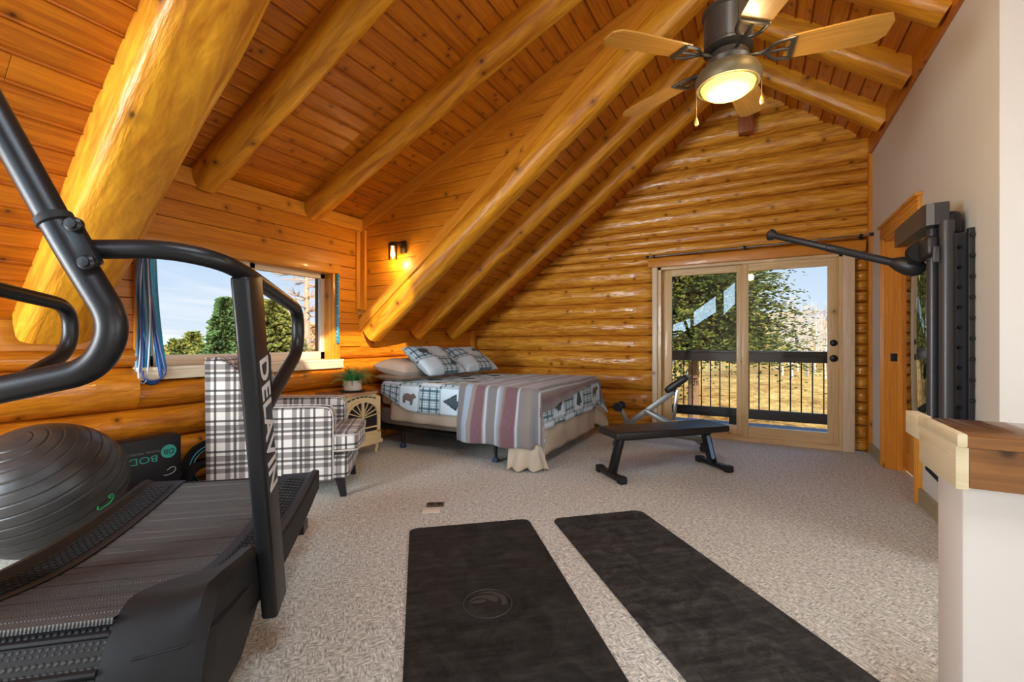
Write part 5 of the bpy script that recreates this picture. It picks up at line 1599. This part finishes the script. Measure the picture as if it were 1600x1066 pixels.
# round emblem: ring with swelling wave shapes
from_c = lambda x, y: Vector((x, y, .0066))
ec = Vector((-.024, .063, 0))
b = MB()
b.tube([ec+from_c(.105*math.cos(k*math.pi/30), .105*math.sin(k*math.pi/30)) for k in range(60)], .0022, 6, closed=True)
def blob(poly):
    b.prism([(ec.x+x, ec.y+y) for x, y in poly], .0058, .0066, (0, 1, 2))
blob([(p.x, p.y) for p in bez([(-.09, -.005, 0), (-.06, .03, 0), (-.01, .035, 0), (0, .015, 0), (-.03, .005, 0), (-.07, .012, 0)], .02, 4)])
blob([(p.x, p.y) for p in bez([(-.085, .02, 0), (-.05, .06, 0), (0, .065, 0), (.045, .05, 0), (.055, .01, 0), (.03, 0, 0), (.01, .025, 0), (-.02, .048, 0), (-.05, .042, 0)], .02, 4)])
blob([(p.x, p.y) for p in bez([(-.03, .082, 0), (.03, .09, 0), (.085, .045, 0), (.085, -.02, 0), (.06, -.03, 0), (.062, .03, 0), (.03, .07, 0)], .02, 4)])
b.build('emblem', M_emb, o1)
text_mesh('YOWAS', .04, 'print', M_emb2, o2, frame(Vector((.0, L2/2-.075, .0066)), (1, 0, 0), (0, 1, 0)), .0003, 1.5)

# ------------------------------------------------------------------ flat bench
FB = thing('flat_bench', 'black flat weight bench with padded top and steel feet', 'weight bench', (-.725, 4.026, 0), R(46.6))
b = MB(); pd = [(-.56, -.165), (.56, -.165), (.56, .165), (-.56, .165)]
extr(pd, .345, .405, 'pad', M_vinyl, FB, bev=.016, axes=(0, 1, 2))
b = MB(); b.box((0, 0, .325), (.96, .06, .04), bev=.004); b.build('spine', M_blk, FB)
for s in (-1, 1):
    flat_l = MB(); p0, p1 = Vector((s*.43, 0, .34)), Vector((s*.515, 0, .04))
    z = (p0-p1).normalized(); y = Vector((0, 1, 0)); x = y.cross(z)
    flat_l.box((p0+p1)/2, (.05, .07, (p0-p1).length), mat=Matrix((x, y, z)).transposed(), bev=.004); lg = flat_l.build('leg', M_blk, FB)
    if s > 0:
        st = MB(); st.box((p0+p1)/2+Vector((-.006, -.036, 0))*1.0, (.034, .003, .22), mat=Matrix((x, y, z)).transposed()); st.build('sticker', mat('blue_sticker', srgb(128, 162, 208), .4), lg)
    f_ = MB(); f_.box((s*.528, 0, .032), (.055, .36, .04), bev=.004); ft = f_.build('foot_bar', M_blk, FB)
    for q in (-1, 1):
        c = MB(); c.box((s*.528, q*.178, .03), (.066, .06, .058), bev=.008); c.build('rubber_cap', M_rub, ft)

# ------------------------------------------------------------------ grey incline bench behind
IB = thing('incline_bench', 'grey steel incline bench with small head pad behind the black flat bench', 'weight bench', (-.9, 4.98, 0), 0)
def bar(p0, p1, w, d, name, m, parent, bev=.006, side=(0, 1, 0)):
    p0, p1 = Vector(p0), Vector(p1); z = (p1-p0).normalized(); y = Vector(side); y = (y-z*y.dot(z)).normalized(); x = y.cross(z)
    b = MB(); b.box((p0+p1)/2, (w, d, (p1-p0).length), mat=Matrix((x, y, z)).transposed(), bev=bev)
    return b.build(name, m, parent, world=True)
yy = 4.98
rl_ = bar((-1.34, yy, .17), (-.80, yy, .60), .06, .055, 'back_rail', M_grey, IB)
bar((-.86, yy, .555), (-.67, yy, .71), .045, .042, 'rail_extension', M_grey, rl_)
b = MB(); b.box((-.87, yy, .545), (.05, .062, .066), mat=Matrix.Rotation(R(-38), 3, 'Y'), bev=.006); b.build('rail_collar', M_rub, rl_, world=True)
b = MB(); b.tube([(-.84, yy-.04, .525), (-.83, yy-.075, .49)], .008, 8); b.lathe([(.001, -.02), (.022, -.012), (.022, .012), (.001, .02)], (-.83, yy-.085, .478), 12); b.build('pull_pin', M_rub, rl_, world=True)
hp = soft_box((-.765, yy, .69), (.28, .18, .075), .03, M_vinyl, 'head_pad', IB, Matrix.Rotation(R(-38), 3, 'Y'))
hp.data.transform(IB.matrix_basis.inverted())
b = MB(); b.box((-.653, yy, .775), (.02, .15, .05), mat=Matrix.Rotation(R(-38), 3, 'Y'), bev=.004); b.build('pad_cap', M_chrome, hp, world=True)
bar((-1.10, yy-.03, .385), (-.72, yy-.03, .19), .05, .025, 'strut', M_grey, IB)
bar((-1.10, yy+.03, .385), (-.72, yy+.03, .19), .05, .025, 'strut', M_grey, IB)
bar((-.76, yy, .635), (-.80, yy, .30), .035, .035, 'rear_post', M_chrome, IB)
bar((-1.30, yy, .235), (-1.385, yy, .40), .045, .04, 'roller_arm', M_grey, IB)
b = MB(); b.tube([(-1.385, yy-.09, .405), (-1.385, yy+.09, .405)], .012, 8); b.build('roller_axle', M_chrome, IB, world=True)
for s in (-1, 1):
    b = MB(); b.lathe([(.012, -.035), (.045, -.035), (.05, -.02), (.05, .02), (.045, .035), (.012, .035)], (-1.385, yy+s*.075, .405), 20, mat=Matrix.Rotation(R(90), 3, 'X')); b.build('foam_roller', M_rub, IB, world=True)
bar((-1.42, yy, .16), (-.50, yy, .13), .06, .06, 'base_beam', M_grey, IB)
bar((-.62, yy, .15), (-.50, yy, .06), .05, .03, 'wheel_bracket', M_chrome, IB)
for s in (-1, 1):
    b = MB(); b.lathe([(.005, -.014), (.036, -.014), (.04, -.008), (.04, .008), (.036, .014), (.005, .014)], (-.495, yy+s*.06, .04), 18, mat=Matrix.Rotation(R(90), 3, 'X')); b.build('wheel', M_rub, IB, world=True)
b = MB(); b.tube([(-.495, yy-.06, .04), (-.495, yy+.06, .04)], .008, 8); b.build('wheel_axle', M_chrome, IB, world=True)
bar((-1.38, yy-.2, .025), (-1.38, yy+.2, .025), .05, .05, 'foot_bar', M_grey, IB, side=(0, 0, 1))
bar((-1.38, yy, .05), (-1.38, yy, .15), .05, .05, 'foot_stem', M_grey, IB)

# ------------------------------------------------------------------ wall mounted home gym on the white wall
HG = thing('home_gym', 'tall black wall-mounted cable gym with glossy screen and raised arm on the white wall', 'home gym', (.9, 3.7, .62))
M_gym = mat('gym_grey', srgb(66, 66, 68), .36, .2); M_gymd = mat('gym_dark', srgb(44, 44, 46), .4, .2)
M_screen = mat('smoked_mirror', srgb(150, 150, 150), .03, 1.0)
def gb(c, s, name, m, bev=.006, par=HG, mtx=None):
    b = MB(); b.box(c, s, mat=mtx, bev=bev, seg=3); return b.build(name, m, par, world=True)
gb((.965, 3.785, 1.24), (.05, .77, 1.22), 'body', M_gymd)
gb((.934, 3.855, 1.23), (.012, .62, 1.20), 'screen', M_screen, .002)
tp_ = [(.80, 3.30), (.81, 3.26), (.84, 3.245), (.90, 3.245), (.91, 3.27), (.90, 3.36), (.875, 3.92), (.84, 3.935), (.81, 3.92)]
b = MB(); b.prism(tp_, 1.785, 1.905, (0, 1, 2)); b.build('top_housing', M_gym, HG, world=True)
gb((.94, 3.36, 1.80), (.075, .09, .14), 'rear_cap', M_gymd, .03)
gb((.95, 3.36, 1.66), (.05, .06, .16), 'rear_neck', M_gymd, .01)
b = MB(); b.tube([(.892, 3.255, .70), (.892, 3.255, 1.80)], .031, 20); b.build('column', M_gym, HG, world=True)
b = MB(); b.tube([(.866, 3.378, .70), (.866, 3.378, 1.80)], .026, 20); cl_ = b.build('column', M_gym, HG, world=True)
b = MB(); b.tube([(.866, 3.378, .705), (.866, 3.378, .80)], .030, 20); b.build('slider', M_gymd, cl_, world=True)
gb((.895, 3.34, 1.24), (.03, .07, 1.1), 'column_spine', M_rub)
gb((.92, 3.30, .70), (.13, .24, .035), 'base_plate', M_gymd)
# mounting rail on the wall with studs
gb((.962, 3.315, 1.22), (.05, .02, 1.04), 'wall_rail', M_gym, .003)
gb((.985, 3.25, 1.22), (.025, .03, 1.06), 'wall_rail', M_gymd, .003)
for k in range(9):
    b = MB(); zz = .78+.11*k; b.lathe([(.009, 0), (.009, .008), (.005, .014), (.001, .014)], (.955, 3.303, zz), 10, mat=Matrix.Rotation(R(90), 3, 'X')); b.build('stud', M_rub, HG, world=True)
    b = MB(); b.lathe([(.011, 0), (.011, .01), (.006, .016), (.001, .016)], (.985, 3.234, zz+.05), 10, mat=Matrix.Rotation(R(90), 3, 'X')); b.build('stud', M_rub, HG, world=True)
# arm joint, ratchet drum, hub and raised arm
gb((.835, 3.33, 1.675), (.055, .16, .11), 'joint_plate', M_gymd, .02)
b = MB(); b.box((.845, 3.24, 1.62), (.03, .02, .09), bev=.008); b.build('joint_lever', M_gym, HG, world=True)
b = MB(); b.lathe([(.02, -.03), (.055, -.03), (.06, -.02), (.06, .02), (.055, .03), (.02, .03)], (.82, 3.43, 1.665), 24, mat=Matrix.Rotation(R(90), 3, 'X')); dm = b.build('ratchet_drum', M_rub, HG, world=True)
b = MB()
for k in range(10):
    a_ = R(36*k)
    for q in (-.014, .014):
        b.box((.82+.06*math.cos(a_), 3.43+q, 1.665+.06*math.sin(a_)), (.008, .012, .012), mat=Matrix.Rotation(-a_, 3, 'Y'))
b.build('drum_teeth', M_gym, dm, world=True)
hub = Vector((.80, 3.545, 1.605)); tip = Vector((.045, 3.70, 1.925))
bar(tuple(Vector((.82, 3.43, 1.66))), tuple(hub), .05, .05, 'arm_link', M_gymd, HG, .01, side=(1, 0, 0))
ad = (tip-hub).normalized(); q_ = Vector((0, 0, 1)).rotation_difference(ad).to_matrix()
b = MB(); b.lathe([(.001, -.085), (.03, -.075), (.055, -.04), (.058, -.0), (.045, .05), (.026, .09), (.001, .095)], hub, 24, mat=q_); b.build('arm_hub', M_gymd, HG, world=True)
L_ = (tip-hub).length
b = MB(); b.lathe([(.024, .06), (.024, L_*.42), (.026, L_*.425), (.026, L_*.53), (.0225, L_*.535), (.0225, L_-.07), (.040, L_-.045), (.042, L_-.025), (.024, L_-.010), (.012, L_-.008), (.001, L_-.006)], hub, 20, mat=q_); am = b.build('arm_tube', M_gymd, HG, world=True)
b = MB(); b.lathe([(.0265, L_*.43), (.027, L_*.435), (.027, L_*.525), (.0265, L_*.53)], hub, 20, mat=q_); b.build('arm_sleeve', M_gym, am, world=True)
b = MB(); b.box(hub+ad*L_*.66+Vector((0, -.02, .012)), (.03, .01, .016), mat=q_, bev=.004); b.build('arm_button', M_gym, am, world=True)
b = MB(); b.lathe([(.001, L_-.012), (.01, L_-.008), (.01, L_+.0), (.018, L_+.01), (.022, L_+.026), (.013, L_+.042), (.001, L_+.046)], hub, 16, mat=q_); b.build('cable_ball', M_rub, am, world=True)
# triangular handle on the wall below
t = thing('cable_handle', 'small black triangular cable handle against the white wall below the gym', 'handle', (.965, 3.70, .30))
b = MB(); b.tube(bez([(.972, 3.52, .43), (.955, 3.82, .335), (.955, 3.83, .315), (.972, 3.52, .27)], .02), .011, 8); b.tube([(.972, 3.52, .25), (.972, 3.52, .45)], .015, 10); b.build('handle_strap', M_rub, t, world=True)

# ------------------------------------------------------------------ ceiling fan
FX, FY = -.135, 2.43
FN_ = thing('ceiling_fan', 'bronze ceiling fan with five wooden blades and a lit glass bowl', 'ceiling fan', (FX, FY, 2.405))
M_blade = wood('fan_blade', srgb(176, 128, 56), srgb(140, 94, 36), knot=0, rough=.32, stretch=(1, 26))
M_ring = mat('fan_ring', srgb(112, 98, 70), .5, .5); M_brz = mat('fan_bronze', srgb(84, 78, 70), .4, .7)
b = MB(); b.lathe([(.001, .378), (.112, .378), (.119, .372), (.119, .356), (.108, .35), (.106, .30), (.106, .20), (.113, .192), (.113, .18), (.08, .165), (.001, .16)][::-1], (0, 0, 0), 40); mh = b.build('motor_housing', M_brz, FN_)
b = MB()
for k in range(12):
    a_ = R(30*k); b.box((.107*math.cos(a_), .107*math.sin(a_), .275), (.005, .007, .14), mat=Matrix.Rotation(a_, 3, 'Z'))
b.build('housing_ribs', M_brz, mh)
b = MB(); b.lathe([(.001, .155), (.09, .155), (.10, .12), (.085, .095), (.001, .095)][::-1], (0, 0, 0), 32); b.build('flywheel', M_brz, FN_)
b = MB(); b.lathe([(.001, .09), (.10, .09), (.135, .075), (.15, .045), (.15, .015), (.142, .0), (.126, .0), (.126, .02), (.001, .03)], (0, 0, 0), 48); b.build('light_ring', M_ring, FN_)
M_bowl = mat('lit_bowl', srgb(255, 226, 150), .4, emit=(1, .68, .08, 1), estr=1.2)
b = MB(); b.lathe([(.126, .006), (.118, -.014), (.095, -.032), (.06, -.045), (.025, -.051), (.001, -.052)], (0, 0, 0), 40, capends=False); b.build('glass_bowl', M_bowl, FN_)
for k, a_ in enumerate((8, 80, 152, 224, 296)):
    rz = Matrix.Rotation(R(a_), 3, 'Z') @ Matrix.Rotation(R(-11), 3, 'X')
    ol = [(.245, -.062), (.30, -.068), (.56, -.078), (.635, -.072), (.655, -.03), (.648, .045), (.615, .076), (.55, .08), (.30, .068), (.245, .062)]
    b = MB(); b.prism(ol, -.004, .004, (0, 1, 2)); b.v = [tuple(rz @ Vector(p)+Vector((0, 0, .135))) for p in b.v]
    bl = b.build('blade', M_blade, FN_)
    b = MB()
    b.tube(bez([(.085, 0, 0), (.16, .0, .0), (.2, .052, -.006), (.275, .062, -.008)], .03, 4), .008, 8)
    b.tube(bez([(.085, 0, 0), (.16, .0, .0), (.2, -.052, -.006), (.275, -.062, -.008)], .03, 4), .008, 8)
    b.tube([(.12, 0, -.002), (.265, 0, -.008)], .007, 8); b.box((.272, 0, -.009), (.02, .135, .01), bev=.003)
    b.v = [tuple(rz @ Vector(p)+Vector((0, 0, .135))) for p in b.v]
    b.build('blade_iron', M_brz, FN_)
for (a_, l_, nm) in ((200, .17, 'pull_chain'), (8, .10, 'pull_chain')):
    x, y = .148*math.cos(R(a_)), .148*math.sin(R(a_))
    b = MB(); b.tube([(x, y, .03), (x, y, .03-l_)], .0022, 6); pc = b.build(nm, M_ring, FN_)
    b = MB(); b.lathe([(.001, 0), (.004, -.004), (.009, -.02), (.011, -.034), (.006, -.044), (.001, -.045)], (x, y, .03-l_), 12); b.build('pull_knob', mat('brass_knob', srgb(222, 190, 110), .35, .5), pc)
b = MB(); b.box((FX, FY, 2.782+.55), (.11, .11, 1.10), grain=2, bev=.004); tag(b.build('fan_post', M_beam), 'square wooden post carrying the ceiling fan from the roof ridge', 'post', None, 'thing')
light('fan_lamp', 'POINT', (FX, FY, 2.30), 15, (1, .74, .38), .06)
light('fan_uplight', 'POINT', (FX+.3, FY-.25, 2.62), 6, (1, .74, .38), .08)

# ------------------------------------------------------------------ wall sconce
SX, SY, SZ = -3.305, DY1-.012, 2.10
SN = thing('wall_sconce', 'bronze wall lamp with clear glass cylinder glowing on the triangular side wall', 'wall lamp', (SX, SY, SZ))
b = MB(); b.box((SX+.055, SY-.008, SZ+.03), (.075, .02, .13), bev=.004); b.build('back_plate', M_bronze, SN, world=True)
b = MB(); b.tube(bez([(SX+.05, SY-.015, SZ+.055), (SX+.03, SY-.09, SZ+.062), (SX, SY-.105, SZ+.055)], .03), .014, 10); b.lathe([(.001, .07), (.03, .068), (.045, .05), (.05, .03), (.05, .022), (.001, .022)], (SX, SY-.105, SZ), 20); b.build('arm', M_bronze, SN, world=True)
b = MB(); b.lathe([(.044, .03), (.044, -.11), (.041, -.11), (.041, .03)], (SX, SY-.105, SZ), 28, capends=False); b.build('glass_shade', M_jar, SN, world=True)
b = MB(); b.lathe([(.012, .02), (.013, -.01), (.02, -.04), (.022, -.065), (.013, -.085), (.001, -.09)], (SX, SY-.105, SZ), 16); b.build('bulb', mat('sconce_bulb', srgb(255, 230, 160), .4, emit=(1, .78, .36, 1), estr=14), SN, world=True)
light('sconce_lamp', 'POINT', (SX, SY-.105, SZ-.14), 8, (1, .68, .28), .03)

# ------------------------------------------------------------------ floor outlet
FO = thing('floor_outlet', 'brass floor outlet with its pale cover plate flipped open on the carpet', 'floor outlet', (-1.955, 2.37, 0), R(35))
b = MB(); b.box((.02, .06, .004), (.12, .075, .008), bev=.003); pl_ = b.build('outlet_plate', mat('outlet_brass', srgb(92, 84, 62), .4, .6), FO)
for s in (-1, 1):
    b = MB(); b.lathe([(.016, 0), (.014, .003), (.001, .003)], (.02+s*.028, .06, .008), 14); b.build('socket', M_rub, pl_)
b = MB(); b.box((.0, -.055, .007), (.12, .08, .006), mat=Matrix.Rotation(R(4), 3, 'X'), bev=.002); b.build('cover_flap', mat('outlet_cover', srgb(216, 206, 190), .5), FO)
